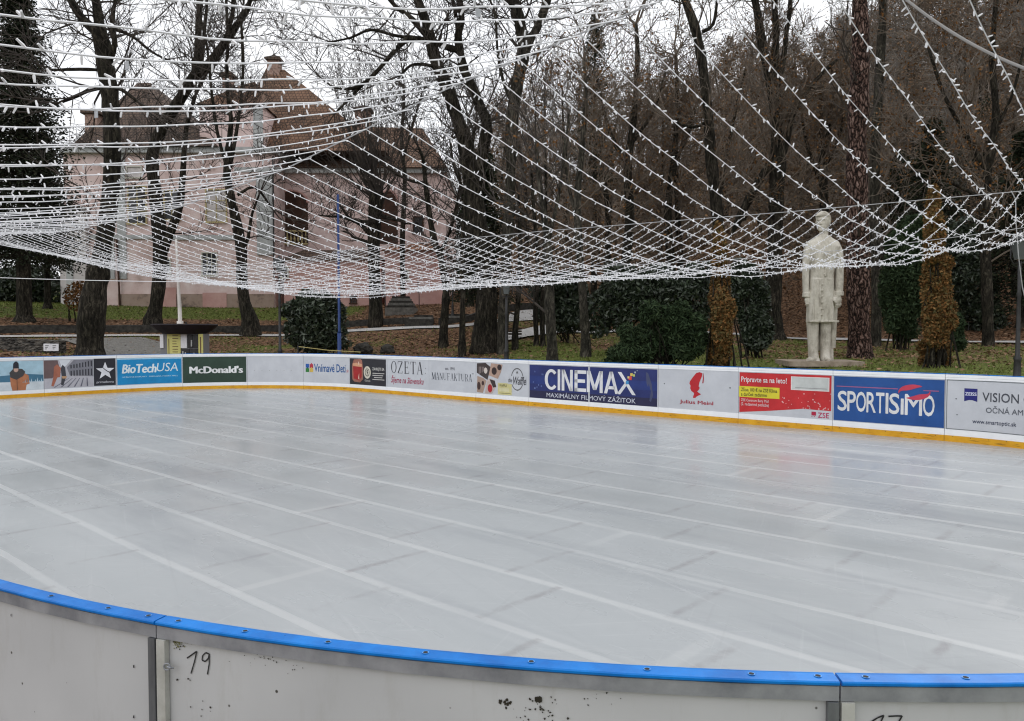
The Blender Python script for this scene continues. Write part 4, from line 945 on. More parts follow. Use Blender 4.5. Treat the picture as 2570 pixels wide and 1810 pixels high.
# ---------------------------------------------------------------- statue
def statue():
    k = .0131; Y = 26.0; base = at(2062, 905, Y)
    slab = MB(); M2 = Matrix.Translation((base.x, base.y, 0))
    g = base.z
    slab.box(-1.22, 1.12, -.78, 1.3, g-.17, g-.005, M2@Matrix.Rotation(-.12, 4, 'Z')); slab.box(-.95, .9, -.6, 1.1, g-.5, g-.172, M2@Matrix.Rotation(-.12, 4, 'Z'))
    tag(slab.build('stone_plinth', M['slab']), 'flat square stone plinth under the tall statue', 'plinth')
    X = lambda px: (px-2062)*k
    Zf = lambda py: (905-py)*k
    root = thing('statue', 'tall weathered pale stone statue of a standing man in a long frock coat', 'statue', loc=(base.x, base.y, base.z-.01), rz=-.0)
    b = MB()
    # coat front block and torso
    b.loft([(X(2056), -.02, Zf(808), .43, .30, 3.2), (X(2056), -.02, Zf(760), .405, .31, 3.2), (X(2057), -.01, Zf(701), .385, .325, 3), (X(2057), .0, Zf(699), .378, .318, 3), (X(2058), 0, Zf(670), .40, .33, 2.8),
            (X(2060), .0, Zf(640), .46, .34, 2.7), (X(2062), .02, Zf(620), .55, .33, 2.8), (X(2062), .03, Zf(608), .50, .28, 2.6), (X(2062), .02, Zf(598), .28, .22, 2.2), (X(2062), 0, Zf(592), .2, .2, 2)], 28)
    for (bx_, by_) in ((2051, 790), (2051, 775), (2051, 760), (2051, 745), (2051, 730), (2051, 715), (2056, 690), (2056, 672)):
        b.box(X(bx_)-.018, X(bx_)+.018, -.37, -.28, Zf(by_)-.018, Zf(by_)+.018)
    for k_ in range(5):   # coat folds
        b.tube([Vector((X(2030+k_*11+(k_ > 1)*4), -.315, Zf(803))), Vector((X(2031+k_*11+(k_ > 1)*4), -.318, Zf(770))), Vector((X(2034+k_*9), -.29, Zf(728)))], [.03, .022, .006], 6)
    for sg in (-1, 1):    # lapels and collar
        b.tube([Vector((X(2059+sg*3), -.335, Zf(668))), Vector((X(2060+sg*9), -.325, Zf(640))), Vector((X(2061+sg*11), -.25, Zf(612))), Vector((X(2062+sg*9), -.12, Zf(600)))], [.014, .05, .055, .05], 8)
    # lapels / coat edge and front seam
    b.box(X(2044), X(2048), -.375, -.28, Zf(806), Zf(702)); b.box(X(2052), X(2055), -.37, -.28, Zf(696), Zf(640), Matrix.Rotation(.02, 4, 'Y')); b.box(X(2022), X(2094), -.345, -.28, Zf(809), Zf(804))
    # back coat tail on the right
    b.loft([(X(2093), .18, Zf(873), .09, .16, 3), (X(2093), .17, Zf(800), .12, .19, 3), (X(2092), .12, Zf(720), .13, .2, 3)], 16)
    b.loft([(X(2089), .16, Zf(908), .085, .12, 3), (X(2089), .16, Zf(868), .07, .12, 3)], 12)
    b.loft([(X(2068), .2, Zf(880), .2, .06, 3), (X(2062), .2, Zf(780), .42, .1, 3)], 16)
    # arms: left of picture
    b.loft([(X(2019), -.05, Zf(745), .085, .12, 2.8), (X(2018), -.04, Zf(700), .09, .14, 2.8), (X(2019), -.02, Zf(660), .10, .16, 2.8), (X(2023), .0, Zf(630), .125, .18, 2.6), (X(2031), .02, Zf(609), .12, .16, 2.4)], 16)
    b.loft([(X(2097), -.16, Zf(742), .12, .14, 2.8), (X(2099), -.12, Zf(700), .125, .16, 2.8), (X(2101), -.05, Zf(660), .12, .17, 2.8), (X(2099), .0, Zf(630), .14, .18, 2.6), (X(2091), .02, Zf(609), .13, .16, 2.4)], 16)
    # cuffs
    b.loft([(X(2019), -.05, Zf(746), .10, .14, 3), (X(2019), -.05, Zf(735), .10, .14, 3)], 14); b.loft([(X(2097), -.16, Zf(743), .145, .165, 3), (X(2097), -.16, Zf(732), .145, .165, 3)], 14)
    # hands: palm, four curled fingers, thumb
    def hand(cx, cy, zt, sgn, s=1.0):
        b.loft([(cx, cy-.01, zt-.17*s, .075*s, .05, 2.6), (cx, cy-.01, zt-.08*s, .09*s, .06, 2.6), (cx, cy, zt+.01, .07*s, .06, 2.4)], 14)
        for i in range(4):
            x = cx+(-.055+.037*i)*s; L = (.125, .145, .14, .11)[i]*s
            b.tube([Vector((x, cy-.02, zt-.14*s)), Vector((x, cy-.055, zt-.14*s-L*.55)), Vector((x+.004*sgn, cy-.02, zt-.14*s-L))], [.021*s, .0195*s, .015*s], 8)
        b.tube([Vector((cx+sgn*.075*s, cy-.02, zt-.04)), Vector((cx+sgn*.10*s, cy-.07, zt-.11*s)), Vector((cx+sgn*.06*s, cy-.09, zt-.17*s))], [.028*s, .024*s, .018*s], 8)
    hand(X(2021), -.08, Zf(747), 1, .95); hand(X(2093), -.24, Zf(744), -1, 1.35)
    # legs
    b.loft([(X(2041), -.05, Zf(903), .155, .19, 2.6), (X(2040), -.02, Zf(885), .15, .17, 2.5), (X(2039), 0, Zf(845), .165, .18, 2.5), (X(2038), 0, Zf(800), .19, .2, 2.6)], 18)
    b.loft([(X(2069), -.05, Zf(903), .15, .19, 2.6), (X(2070), -.02, Zf(885), .15, .17, 2.5), (X(2070), 0, Zf(845), .165, .18, 2.5), (X(2070), 0, Zf(800), .185, .2, 2.6)], 18)
    # shoes
    for (x0, x1, tx) in ((2041, 2014, -.12), (2070, 2066, -.05)):
        b.loft([(X(x0), -.12, 0.0, .15, .20, 2.6), (X(x0), -.10, .07, .15, .18, 2.6), (X(x0), -.02, .16, .12, .12, 2.2)], 18)
        b.tube([Vector((X(x0), -.15, .06)), Vector(((X(x0)+X(x1))/2, -.32, .06)), Vector((X(x1), -.44, .045))], [.11, .10, .06], 12)
    # neck, head
    b.loft([(X(2062), .02, Zf(602), .19, .19, 2), (X(2063), .01, Zf(590), .14, .15, 2), (X(2064), 0, Zf(578), .135, .15, 2)], 18)
    hc = Vector((X(2060), -.01, Zf(559)))
    Rh = Matrix.Rotation(-.62, 4, 'Z')
    hm = MB()
    hm.loft([(0, -.05, -.30, .09, .09, 2.2), (0, -.04, -.25, .145, .15, 2.4), (0, -.03, -.17, .175, .19, 2.4), (0, -.01, -.05, .195, .22, 2.3), (0, 0, .08, .205, .235, 2.2), (0, .01, .2, .19, .22, 2), (0, .02, .28, .13, .15, 2), (0, .02, .315, .05, .06, 2)], 24)
    # nose, brow, lips, chin, ears, hair
    hm.loft([(0, -.235, -.09, .045, .055, 2), (0, -.215, -.03, .03, .05, 2), (0, -.20, .05, .02, .03, 2)], 10)
    hm.box(-.125, .125, -.245, -.15, .045, .085); hm.box(-.06, .06, -.228, -.15, -.165, -.15); hm.box(-.055, .055, -.225, -.15, -.195, -.178)
    hm.loft([(0, -.15, -.31, .07, .07, 2), (0, -.165, -.24, .08, .07, 2)], 12)
    for sg in (-1, 1):
        hm.loft([(sg*.205, .02, -.08, .02, .04, 2), (sg*.215, .02, .0, .03, .055, 2), (sg*.21, .02, .05, .02, .04, 2)], 10)
        hm.loft([(sg*.07, -.2, .0, .03, .02, 2), (sg*.07, -.205, .02, .035, .025, 2), (sg*.07, -.2, .035, .02, .02, 2)], 8)
    hm.loft([(0, .10, -.1, .2, .17, 2.2), (0, .08, .08, .235, .22, 2.2), (0, .02, .2, .23, .255, 2.2), (0, -.01, .285, .18, .2, 2), (0, 0, .35, .08, .1, 2)], 22)
    hm.loft([(-.05, -.2, .17, .14, .06, 2), (-.02, -.17, .24, .16, .08, 2)], 14)
    n = len(b.v)
    for v in hm.v: p = hc+(Rh@Vector(v)); b.v.append(tuple(p))
    b.f += [tuple(n+i for i in f) for f in hm.f]
    o = b.build('carved_figure', M['stone'], root, smooth=True)
    md = o.modifiers.new('remesh', 'REMESH'); md.mode = 'VOXEL'; md.voxel_size = .0135; md.use_smooth_shade = True
    s = o.modifiers.new('sm', 'SMOOTH'); s.factor = .4; s.iterations = 1
    # joint line of the stone blocks
    return root
statue()
# ================================================================ beyond the rink
def gz(x, y): return terr(x, y)
def leafcloud(mb, pts, n, size, rng, flat=0.0, stem=None, el=.55):
    """pts: list of (centre, (rx,ry,rz)) lobes; n small leaf faces spread through them, denser to the shell"""
    vol = [l[1][0]*l[1][1]*l[1][2] for l in pts]; tot = sum(vol)
    for (c, r), v_ in zip(pts, vol):
        for _ in range(max(3, int(n*v_/tot))):
            while True:
                x, y, z = rng.uniform(-1, 1), rng.uniform(-1, 1), rng.uniform(-1, 1); d = x*x+y*y+z*z
                if .12 < d < 1 and rng.random() < d**.7+.15: break
            p = Vector((c[0]+x*r[0], c[1]+y*r[1], c[2]+z*r[2]))
            s = size*rng.uniform(.6, 1.35)
            a = Vector((rng.gauss(0, 1), rng.gauss(0, 1), rng.gauss(0, 1)*(1-flat))).normalized(); b = a.cross(Vector((rng.gauss(0, 1), rng.gauss(0, 1), rng.gauss(0, 1)))).normalized()
            nn = len(mb.v); a *= s; b *= s*el
            mb.v += [tuple(p-a), tuple(p+b), tuple(p+a), tuple(p-b)]; mb.f.append((nn, nn+1, nn+2, nn+3))
def wig(a, b, n, amp, rng):
    pts = [a]; d = b-a
    for i in range(1, n+1):
        t = i/n; p = a+d*t
        if i < n: p = p+Vector((rng.gauss(0, amp), rng.gauss(0, amp), rng.gauss(0, amp*.7)))
        pts.append(p)
    return pts
def grow(mb, start, d, length, rad, lev, rng, leaves=None, lsz=.07, kids=5, up=.12, droop=0, minr=.009):
    n = 4 if lev > 1 else 3
    pts = [start]; p = start; dd = d.copy(); st = length/n
    for i in range(n):
        dd = (dd+Vector((rng.gauss(0, .17), rng.gauss(0, .17), rng.gauss(0, .13)+up-droop))).normalized(); p = p+dd*st; pts.append(p)
    k = 5 if rad > .05 else (4 if rad > .02 else 3)
    mb.tube(pts, [max(minr, rad*(1-.6*i/n)) for i in range(n+1)], k, cap=False)
    if lev == 0:
        if leaves is not None:
            for q in pts[1:]:
                if rng.random() < leaves[1]:
                    leafcloud(leaves[0], [(q, (.35, .35, .3))], 3, lsz, rng)
        return
    for j in range(kids):
        t = rng.uniform(.25, 1.0); i = min(n-1, int(t*n)); q = pts[i]+(pts[i+1]-pts[i])*(t*n-i)
        ax = (pts[i+1]-pts[i]).normalized()
        side = ax.cross(Vector((rng.gauss(0, 1), rng.gauss(0, 1), rng.gauss(0, 1)))).normalized()
        nd = (ax*rng.uniform(.5, 1.0)+side*rng.uniform(.5, 1.0)).normalized()
        grow(mb, q, nd, length*rng.uniform(.45, .7), rad*.5, lev-1, rng, leaves, lsz, kids, up, droop, minr)
def smooth_poly(pts, rad, sub=3):
    out, ro = [], []; n = len(pts)
    for i in range(n-1):
        p0, p1, p2, p3 = pts[max(0, i-1)], pts[i], pts[i+1], pts[min(n-1, i+2)]
        for j in range(sub):
            t = j/sub; out.append(.5*((2*p1)+(p2-p0)*t+(2*p0-5*p1+4*p2-p3)*t*t+(3*p1-p0-3*p2+p3)*t*t*t)); ro.append(rad[i]*(1-t)+rad[i+1]*t)
    out.append(pts[-1]); ro.append(rad[-1]); return out, ro
def pxtree(label, Y, stems, seed, levels=3, density=1.0, blen=3.2, matb='bark', mt='twig', leaves=None, group=None, kids=5, minr=.010, root_flare=True, cat='tree', topkids=3, bfrom=.35, up=.10, name='bare_tree', lsz=.07, extra=None, depthvar=1.0):
    """stems: list of [(px,py,width_px),...]; the first starts at the ground"""
    rng = random.Random(seed); base = at(stems[0][0][0], stems[0][0][1], Y)
    g = gz(base.x, base.y); root = thing(name, label, cat, group, loc=(base.x, base.y, g))
    off = Vector((base.x, base.y, g)); tr = MB(); cr = MB(); lf = MB() if leaves else None
    for si, st in enumerate(stems):
        dy = 0 if si == 0 else rng.uniform(-.4, .4)*depthvar
        pts = []; rad = []
        for i, (x, y, w_) in enumerate(st):
            p = at(x, y, Y+dy*min(1, i))-off; pts.append(p); rad.append(w_/2*Y/FL)
        if si == 0:
            p0 = pts[0].copy(); p0.z = min(p0.z, -.15)
            if root_flare:
                pts = [p0, Vector((p0.x, p0.y, max(.12, pts[0].z+.1)))]+[p for p in pts[1:]]; rad = [rad[0]*1.45, rad[0]*1.05]+rad[1:]
            else: pts[0] = p0
        # continue the stem beyond the top of the picture
        if st[-1][1] <= 5 and extra != 'stop':
            d = (pts[-1]-pts[-2]).normalized(); d.z = abs(d.z)
            pts += [pts[-1]+d*1.6+Vector((rng.gauss(0, .3), rng.gauss(0, .3), .4)), pts[-1]+d*3.6+Vector((rng.gauss(0, .6), rng.gauss(0, .6), .9))]; rad += [rad[-1]*.75, rad[-1]*.4]
        sp, sr = smooth_poly(pts, rad)
        # knobbly bark
        sr = [r*(1+.06*rng.gauss(0, 1)) for r in sr]
        tr.tube(sp, sr, 14 if sr[0] > .2 else 8)
        tl = sum((sp[i+1]-sp[i]).length for i in range(len(sp)-1)); nbr = int(tl*density*(.65 if si == 0 else .95))
        for j in range(nbr):
            t = rng.uniform(bfrom if si == 0 else .1, 1.0)*(len(sp)-1); i = min(len(sp)-2, int(t)); q = sp[i]+(sp[i+1]-sp[i])*(t-i); r = sr[i]
            ax = (sp[i+1]-sp[i]).normalized(); side = ax.cross(Vector((rng.gauss(0, 1), rng.gauss(0, 1), rng.gauss(0, 1)))).normalized()
            nd = (ax*rng.uniform(.2, .8)+side).normalized()
            grow(cr, q, nd, blen*rng.uniform(.5, 1.15), min(r*.42, .045), levels-1, rng, (lf, leaves) if leaves else None, lsz, kids, up, 0, minr)
        for j in range(topkids):
            ax = (sp[-1]-sp[-2]).normalized(); nd = (ax+Vector((rng.gauss(0, .5), rng.gauss(0, .5), rng.gauss(0, .3)))).normalized()
            grow(cr, sp[-1], nd, blen*.9, sr[-1]*.7, levels-1, rng, (lf, leaves) if leaves else None, lsz, kids, up, 0, minr)
    tr.build('trunk', M[matb], root, smooth=True); c = cr.build('crown', M[mt], root)
    if leaves: lf.build('dry_leaves', M['leaf_brown'], root)
    return root

# ---- the big bare trees (left to right)
pxtree('massive dark trunk at the left, forking at the top, rising right behind the boards', 34, [
    [(226, 895, 66), (228, 820, 64), (236, 740, 56), (246, 690, 50), (262, 600, 42), (276, 500, 40), (282, 400, 38), (280, 300, 41), (274, 225, 44), (262, 150, 42), (254, 90, 30), (246, 40, 24), (240, 0, 20)],
    [(258, 130, 24), (238, 80, 22), (205, 45, 20), (178, 0, 18)],
    [(272, 160, 16), (288, 110, 14), (281, 60, 12), (290, 0, 10)],
    [(266, 222, 13), (235, 222, 12), (195, 240, 9), (150, 258, 7)],
    [(258, 176, 8), (200, 174, 8), (130, 176, 6)],
    [(278, 215, 12), (310, 228, 9), (345, 255, 7)],
    [(276, 70, 9), (330, 90, 8), (380, 130, 6), (420, 150, 5)]], 11, 3, 1.5, 3.0, minr=.0095)
pxtree('leaning dark tree with a thick limb curving right, before the pink house', 48, [
    [(384, 806, 40), (392, 765, 34), (400, 700, 31), (402, 634, 31), (398, 560, 34), (388, 470, 30), (382, 395, 28), (398, 340, 26), (425, 290, 27), (455, 245, 26), (488, 192, 27), (520, 165, 22), (552, 125, 22), (590, 70, 18), (612, 35, 16), (628, 0, 13)],
    [(404, 640, 26), (425, 590, 22), (450, 520, 18), (458, 450, 15), (462, 390, 13), (468, 320, 11), (490, 240, 9)],
    [(486, 195, 20), (496, 140, 19), (498, 80, 16), (503, 0, 12)],
    [(500, 190, 14), (508, 140, 9), (514, 60, 8), (520, 0, 7)],
    [(560, 120, 12), (578, 60, 11), (586, 0, 10)]], 12, 3, 1.1, 3.6, minr=.0125)
pxtree('slender curved dark tree between the yellow framed window and the arched loggia', 47, [
    [(628, 812, 40), (614, 760, 30), (607, 700, 26), (606, 630, 27), (594, 562, 24), (578, 490, 21), (570, 425, 19), (576, 350, 14), (580, 300, 11), (573, 250, 9), (569, 190, 9), (572, 100, 8), (568, 0, 6)],
    [(607, 628, 12), (622, 600, 9), (632, 540, 7), (650, 490, 5)],
    [(576, 420, 12), (592, 340, 9), (606, 240, 8), (610, 150, 8), (606, 60, 6), (612, 0, 5)],
    [(596, 490, 8), (640, 470, 7), (680, 520, 5)],
    [(572, 430, 9), (545, 330, 8), (530, 220, 7), (520, 120, 6), (500, 30, 5)]], 13, 3, 1.0, 3.2, minr=.012)
# pollarded tree with a broom of rods
def pollard():
    rng = random.Random(5); Y = 50; base = at(943, 790, Y); g = gz(base.x, base.y); off = Vector((base.x, base.y, g))
    root = thing('pollarded_tree', 'pollarded tree with a fan of thin upright rods on a stubby dark trunk', 'tree', loc=tuple(off))
    tr = MB(); pts = [at(943, 800, Y)-off, at(943, 770, Y)-off, at(940, 700, Y)-off, at(938, 620, Y)-off, at(941, 540, Y)-off, at(946, 485, Y)-off]; pts[0].z = -.2
    tr.tube(*smooth_poly(pts, [.55, .42, .36, .38, .42, .48]), 14)
    knob = at(946, 500, Y)-off
    cr = MB()
    for i in range(62):
        a = rng.gauss(0, .55); q = knob+Vector((rng.uniform(-.4, .4), rng.uniform(-.35, .35), rng.uniform(-.3, .4)))
        L = rng.uniform(4.0, 8.8)*max(.35, math.cos(a)); n = 7; pts_ = [q]; d = Vector((math.sin(a), rng.gauss(0, .3), math.cos(a)))
        for k in range(n): d = (d+Vector((rng.gauss(0, .05)-d.x*.06, rng.gauss(0, .05), .06))).normalized(); pts_.append(pts_[-1]+d*L/n)
        cr.tube(pts_, [.05*(1-.75*k/n) for k in range(n+1)], 4, cap=False)
        for k in range(4):
            m_ = rng.randrange(2, n+1); grow(cr, pts_[m_], (d+Vector((rng.gauss(0, .45), rng.gauss(0, .4), 0))).normalized(), rng.uniform(.8, 2.2), .018, 1, rng, None, kids=2, up=.1, minr=.011)
    for (x0, y0, x1, y1) in ((930, 560, 800, 540), (930, 590, 830, 500), (950, 540, 1050, 560), (935, 620, 860, 580)):
        a, b = at(x0, y0, Y)-off, at(x1, y1, Y)-off; sp, sr = smooth_poly(wig(a, b, 4, .15, rng), [.16, .12, .09, .07, .04]); tr.tube(sp, sr, 7)
        for j in range(10):
            q = sp[rng.randrange(3, len(sp))]; grow(cr, q, Vector((rng.gauss(0, .6), rng.gauss(0, .5), rng.uniform(-.2, 1))).normalized(), rng.uniform(1, 2.6), .03, 2, rng, None, kids=4, minr=.012)
    tr.build('trunk', M['bark'], root, smooth=True); cr.build('crown', M['twig'], root)
pollard()
pxtree('thin crooked dark tree just right of the pollarded one', 40, [
    [(1113, 845, 22), (1116, 790, 20), (1119, 730, 19), (1108, 650, 17), (1092, 612, 16), (1078, 540, 14), (1068, 460, 12), (1062, 400, 9), (1050, 370, 6)],
    [(1069, 460, 9), (1035, 455, 8), (1000, 440, 6), (960, 415, 4)],
    [(1100, 640, 10), (1130, 580, 9), (1155, 470, 7), (1150, 430, 5)]], 15, 3, 1.5, 2.6, minr=.011)
pxtree('thick grooved trunk whose two curved stems cross the sky in the upper middle', 37, [
    [(1218, 852, 62), (1220, 790, 56), (1222, 720, 52), (1214, 640, 48), (1200, 560, 46), (1188, 480, 44), (1176, 410, 42), (1166, 350, 38), (1148, 298, 35), (1124, 225, 32), (1098, 165, 30), (1082, 110, 28), (1070, 60, 24), (1048, 0, 20)],
    [(1190, 470, 34), (1212, 380, 30), (1222, 310, 27), (1206, 270, 25), (1186, 220, 24), (1168, 185, 23), (1156, 140, 22), (1150, 90, 20), (1158, 50, 16), (1154, 0, 14)],
    [(1160, 130, 18), (1120, 118, 17), (1088, 105, 18), (1040, 98, 15), (1020, 100, 14), (988, 131, 12), (950, 175, 10), (917, 207, 10), (885, 222, 9), (847, 222, 6), (815, 205, 4)],
    [(1086, 108, 20), (1062, 78, 17), (1034, 48, 14), (1005, 25, 12), (978, 0, 10)],
    [(1092, 168, 9), (1062, 162, 8), (1030, 165, 7), (1005, 190, 6)],
    [(1026, 95, 9), (985, 88, 8), (930, 75, 7), (880, 95, 5), (830, 105, 4)],
    [(917, 207, 7), (870, 255, 6), (840, 285, 4)],
    [(1150, 90, 12), (1144, 40, 10), (1136, 0, 8)]], 16, 3, 1.25, 3.2, minr=.0105, bfrom=.5)
pxtree('tall forked grey trunk leaning left at the top, against the sky right of centre', 36, [
    [(1262, 840, 26), (1268, 700, 26), (1276, 560, 27), (1282, 420, 28), (1286, 300, 29), (1300, 200, 32), (1314, 130, 33), (1308, 75, 30), (1296, 30, 30), (1286, 0, 30)],
    [(1314, 135, 22), (1335, 95, 20), (1355, 55, 20), (1372, 0, 22)],
    [(1290, 270, 10), (1262, 200, 9), (1248, 120, 7), (1244, 40, 6), (1230, 0, 5)]], 17, 3, 1.3, 2.8, matb='bark_grey', minr=.0105)
pxtree('rough knobbly thin trunk standing close behind the boards', 25.5, [
    [(1386, 910, 30), (1385, 860, 27), (1380, 780, 26), (1378, 700, 26), (1374, 610, 20), (1362, 520, 14), (1352, 440, 11), (1345, 350, 8)],
    [(1376, 600, 11), (1396, 520, 9), (1410, 440, 7), (1418, 350, 5)]], 18, 3, 1.2, 2.2, matb='bark_grey', minr=.008, leaves=.05)
pxtree('slim grey trunk at the left edge of the big dark shrubs', 33, [
    [(1470, 862, 25), (1466, 790, 22), (1460, 700, 20), (1452, 600, 19), (1450, 480, 17), (1460, 380, 14), (1470, 250, 10), (1466, 150, 7)],
    [(1452, 560, 10), (1430, 480, 9), (1420, 400, 7), (1428, 280, 5)]], 19, 3, 1.6, 2.6, matb='bark_grey', leaves=.12, minr=.010, mt='twig_brown')
for (sx_, lab, sd) in ((1346, 'left of a close pair of thin dark trunks', 20), (1362, 'right of a close pair of thin dark trunks', 21)):
    pxtree(lab+' by the far path', 38, [[(sx_, 850, 13), (sx_-2, 780, 12), (sx_+3, 700, 12), (sx_+6*(sd-20), 600, 11), (sx_-10+18*(sd-20), 480, 8), (sx_-14+20*(sd-20), 380, 5)]], sd, 3, 1.3, 2.2, minr=.010)
pxtree('thin straight young tree left of the thick grooved trunk', 36, [[(1160, 858, 16), (1161, 780, 14), (1163, 700, 13), (1160, 600, 11), (1168, 500, 8), (1160, 400, 5)]], 22, 3, 1.3, 2.0, minr=.010)
pxtree('thin dark young tree right of the thick grooved trunk', 37, [[(1293, 838, 15), (1298, 780, 14), (1304, 700, 12), (1306, 600, 10), (1300, 480, 7)]], 23, 3, 1.3, 2.0, minr=.010)
pxtree('dark tall trunk with a slight lean, above the orange column shrub', 40, [
    [(1818, 850, 34), (1812, 740, 33), (1806, 640, 32), (1802, 560, 31), (1794, 480, 29), (1785, 400, 27), (1778, 300, 25), (1768, 200, 24), (1754, 110, 23), (1738, 50, 22), (1720, 0, 20)],
    [(1764, 80, 10), (1790, 60, 9), (1800, 0, 7)],
    [(1780, 300, 8), (1740, 320, 8), (1680, 300, 5)]], 24, 3, 1.4, 3.0, leaves=.10, minr=.011, bfrom=.3, mt='twig_brown')
pxtree('broad dark trunk splitting into four upright stems, left of the statue', 44, [
    [(1944, 842, 44), (1940, 780, 40), (1942, 700, 39), (1946, 600, 38), (1948, 500, 38), (1952, 420, 37), (1952, 340, 34), (1945, 250, 32), (1930, 180, 26), (1912, 110, 22), (1894, 0, 16)],
    [(1948, 260, 22), (1944, 160, 20), (1948, 80, 17), (1944, 0, 15)], [(1950, 230, 16), (1966, 150, 14), (1974, 80, 12), (1984, 0, 11)],
    [(1952, 420, 16), (1975, 360, 15), (1990, 290, 12), (2040, 210, 10), (2100, 150, 7)], [(1830, 600, 2), (1860, 540, 22), (1890, 480, 20), (1925, 420, 18), (1950, 370, 14)]], 25, 3, 1.5, 3.4, leaves=.16, minr=.012, bfrom=.3, mt='twig_brown')
pxtree('tall pine trunk with reddish plated bark right of the statue', 29, [
    [(2158, 893, 60), (2156, 820, 56), (2154, 700, 55), (2152, 600, 54), (2151, 500, 51), (2150, 400, 48), (2153, 300, 46), (2157, 200, 44), (2160, 100, 40), (2158, 0, 38)]], 26, 2, .7, 2.6, matb='pine_bark', minr=.009, name='pine_tree', bfrom=.3, mt='twig', kids=4)
pxtree('thinner grey trunk just behind the reddish pine', 38, [
    [(2198, 870, 24), (2200, 700, 24), (2196, 560, 24), (2196, 400, 24), (2204, 250, 24), (2212, 100, 20), (2216, 0, 16)]], 27, 3, 1.5, 3.0, matb='bark_grey', leaves=.15, minr=.011, bfrom=.25, mt='twig_brown')
pxtree('brown leaved tree in the upper right, right of the pine', 36, [
    [(2480, 850, 26), (2476, 700, 25), (2470, 560, 22), (2480, 420, 20), (2500, 300, 18), (2490, 150, 14), (2500, 0, 10)],
    [(2476, 430, 12), (2420, 330, 12), (2370, 240, 9), (2330, 120, 7)], [(2490, 340, 10), (2540, 240, 8), (2570, 120, 6)], [(2472, 500, 10), (2410, 470, 8), (2330, 430, 6)]], 28, 3, 2.0, 3.4, leaves=.3, minr=.010, bfrom=.25, mt='twig_brown')
pxtree('brown leaved tree directly above and behind the statue', 52, [
    [(2060, 850, 24), (2064, 700, 24), (2070, 560, 22), (2066, 420, 20), (2080, 300, 16), (2090, 200, 10)],
    [(2068, 480, 10), (2030, 380, 9), (2010, 280, 6)], [(2070, 420, 10), (2110, 330, 8), (2120, 240, 6)]], 29, 3, 1.8, 3.2, leaves=.25, minr=.013, bfrom=.3, mt='twig_brown')
pxtree('brown leaved tree left of centre among the hill trees, behind the two slim trunks', 50, [
    [(1560, 830, 26), (1566, 700, 24), (1580, 560, 22), (1576, 420, 20), (1590, 300, 16), (1600, 150, 12), (1596, 60, 9)],
    [(1578, 420, 12), (1530, 330, 9), (1500, 200, 6)], [(1584, 360, 11), (1640, 280, 8), (1670, 180, 6)]], 30, 3, 1.8, 3.6, leaves=.2, minr=.013, bfrom=.25, mt='twig_brown')
pxtree('slim tree with rusty leaves between the two dark trunks of the hill wood', 54, [
    [(1690, 820, 22), (1686, 680, 20), (1676, 540, 18), (1690, 400, 15), (1700, 280, 12), (1696, 140, 8)], [(1688, 420, 9), (1730, 330, 8), (1750, 250, 5)]], 31, 3, 1.8, 3.4, leaves=.3, minr=.014, bfrom=.25, mt='twig_brown')
pxtree('far tree with sparse crown at the right end of the pink house', 56, [
    [(1180, 780, 18), (1178, 660, 17), (1170, 540, 15), (1176, 420, 12), (1190, 330, 8)], [(1174, 500, 8), (1140, 420, 7), (1130, 350, 5)]], 32, 3, 1.5, 3.2, minr=.014, leaves=.1)
pxtree('small bare tree showing above the right roof of the house', 58, [
    [(1012, 780, 14), (1010, 600, 13), (1016, 450, 11), (1008, 350, 9), (1014, 260, 7), (1010, 180, 5)], [(1012, 400, 8), (1040, 300, 6), (1060, 230, 4)]], 33, 3, 1.6, 3.2, minr=.013)
# background trees, copied from four kinds
def kind(seed, h, leaves, mt, name, matb='bark'):
    rng = random.Random(seed); root = thing(name, 'x', 'tree'); tr, cr, lf = MB(), MB(), MB()
    pts = [Vector((0, 0, -.4))]; p = Vector((0, 0, 0)); d = Vector((rng.gauss(0, .06), rng.gauss(0, .06), 1)); n = 9
    for i in range(n): p = p+d*(h/n); d = (d+Vector((rng.gauss(0, .07), rng.gauss(0, .07), .05))).normalized(); pts.append(p)
    rad = [.30]+[.26*(1-.82*i/n) for i in range(n)]; sp, sr = smooth_poly(pts, rad, 2); tr.tube(sp, sr, 8)
    for j in range(34):
        t = rng.uniform(.22, 1)*(len(sp)-1); i = min(len(sp)-2, int(t)); q = sp[i]
        side = Vector((rng.gauss(0, 1), rng.gauss(0, 1), rng.uniform(.1, .9))).normalized()
        grow(cr, q, side, rng.uniform(2.0, 4.2)*(1.15-.5*i/len(sp)), .05, 2, rng, (lf, leaves), .10, 5, .10, 0, .014)
    tr.build('trunk', M[matb], root, smooth=True); cr.build('crown', M[mt], root)
    if lf.v: lf.build('dry_leaves', M['leaf_wood'], root)
    return root
kinds = [kind(101, 15, .45, 'twig_brown', 'hill_tree'), kind(102, 17, .12, 'twig_grey', 'hill_tree', 'bark_grey'), kind(103, 13, .5, 'twig_brown', 'hill_tree'), kind(104, 16, .04, 'twig_grey', 'hill_tree')]
def dup(root, loc, rz, sc, label, group):
    r = root.copy(); COL.objects.link(r); r.location = loc; r.rotation_euler = (0, 0, rz); r.scale = (sc, sc, sc); r['label'] = label; r['group'] = group
    for ch in root.children:
        c = ch.copy(); COL.objects.link(c); c.parent = r
    return r
rt = random.Random(77); used = set(); labs = ['bare brown tree with clinging leaves in the hillside wood', 'grey barked thin tree in the hillside wood', 'densely leaved rusty tree in the hillside wood', 'nearly bare dark tree in the hillside wood']
spots = []
tries = 0
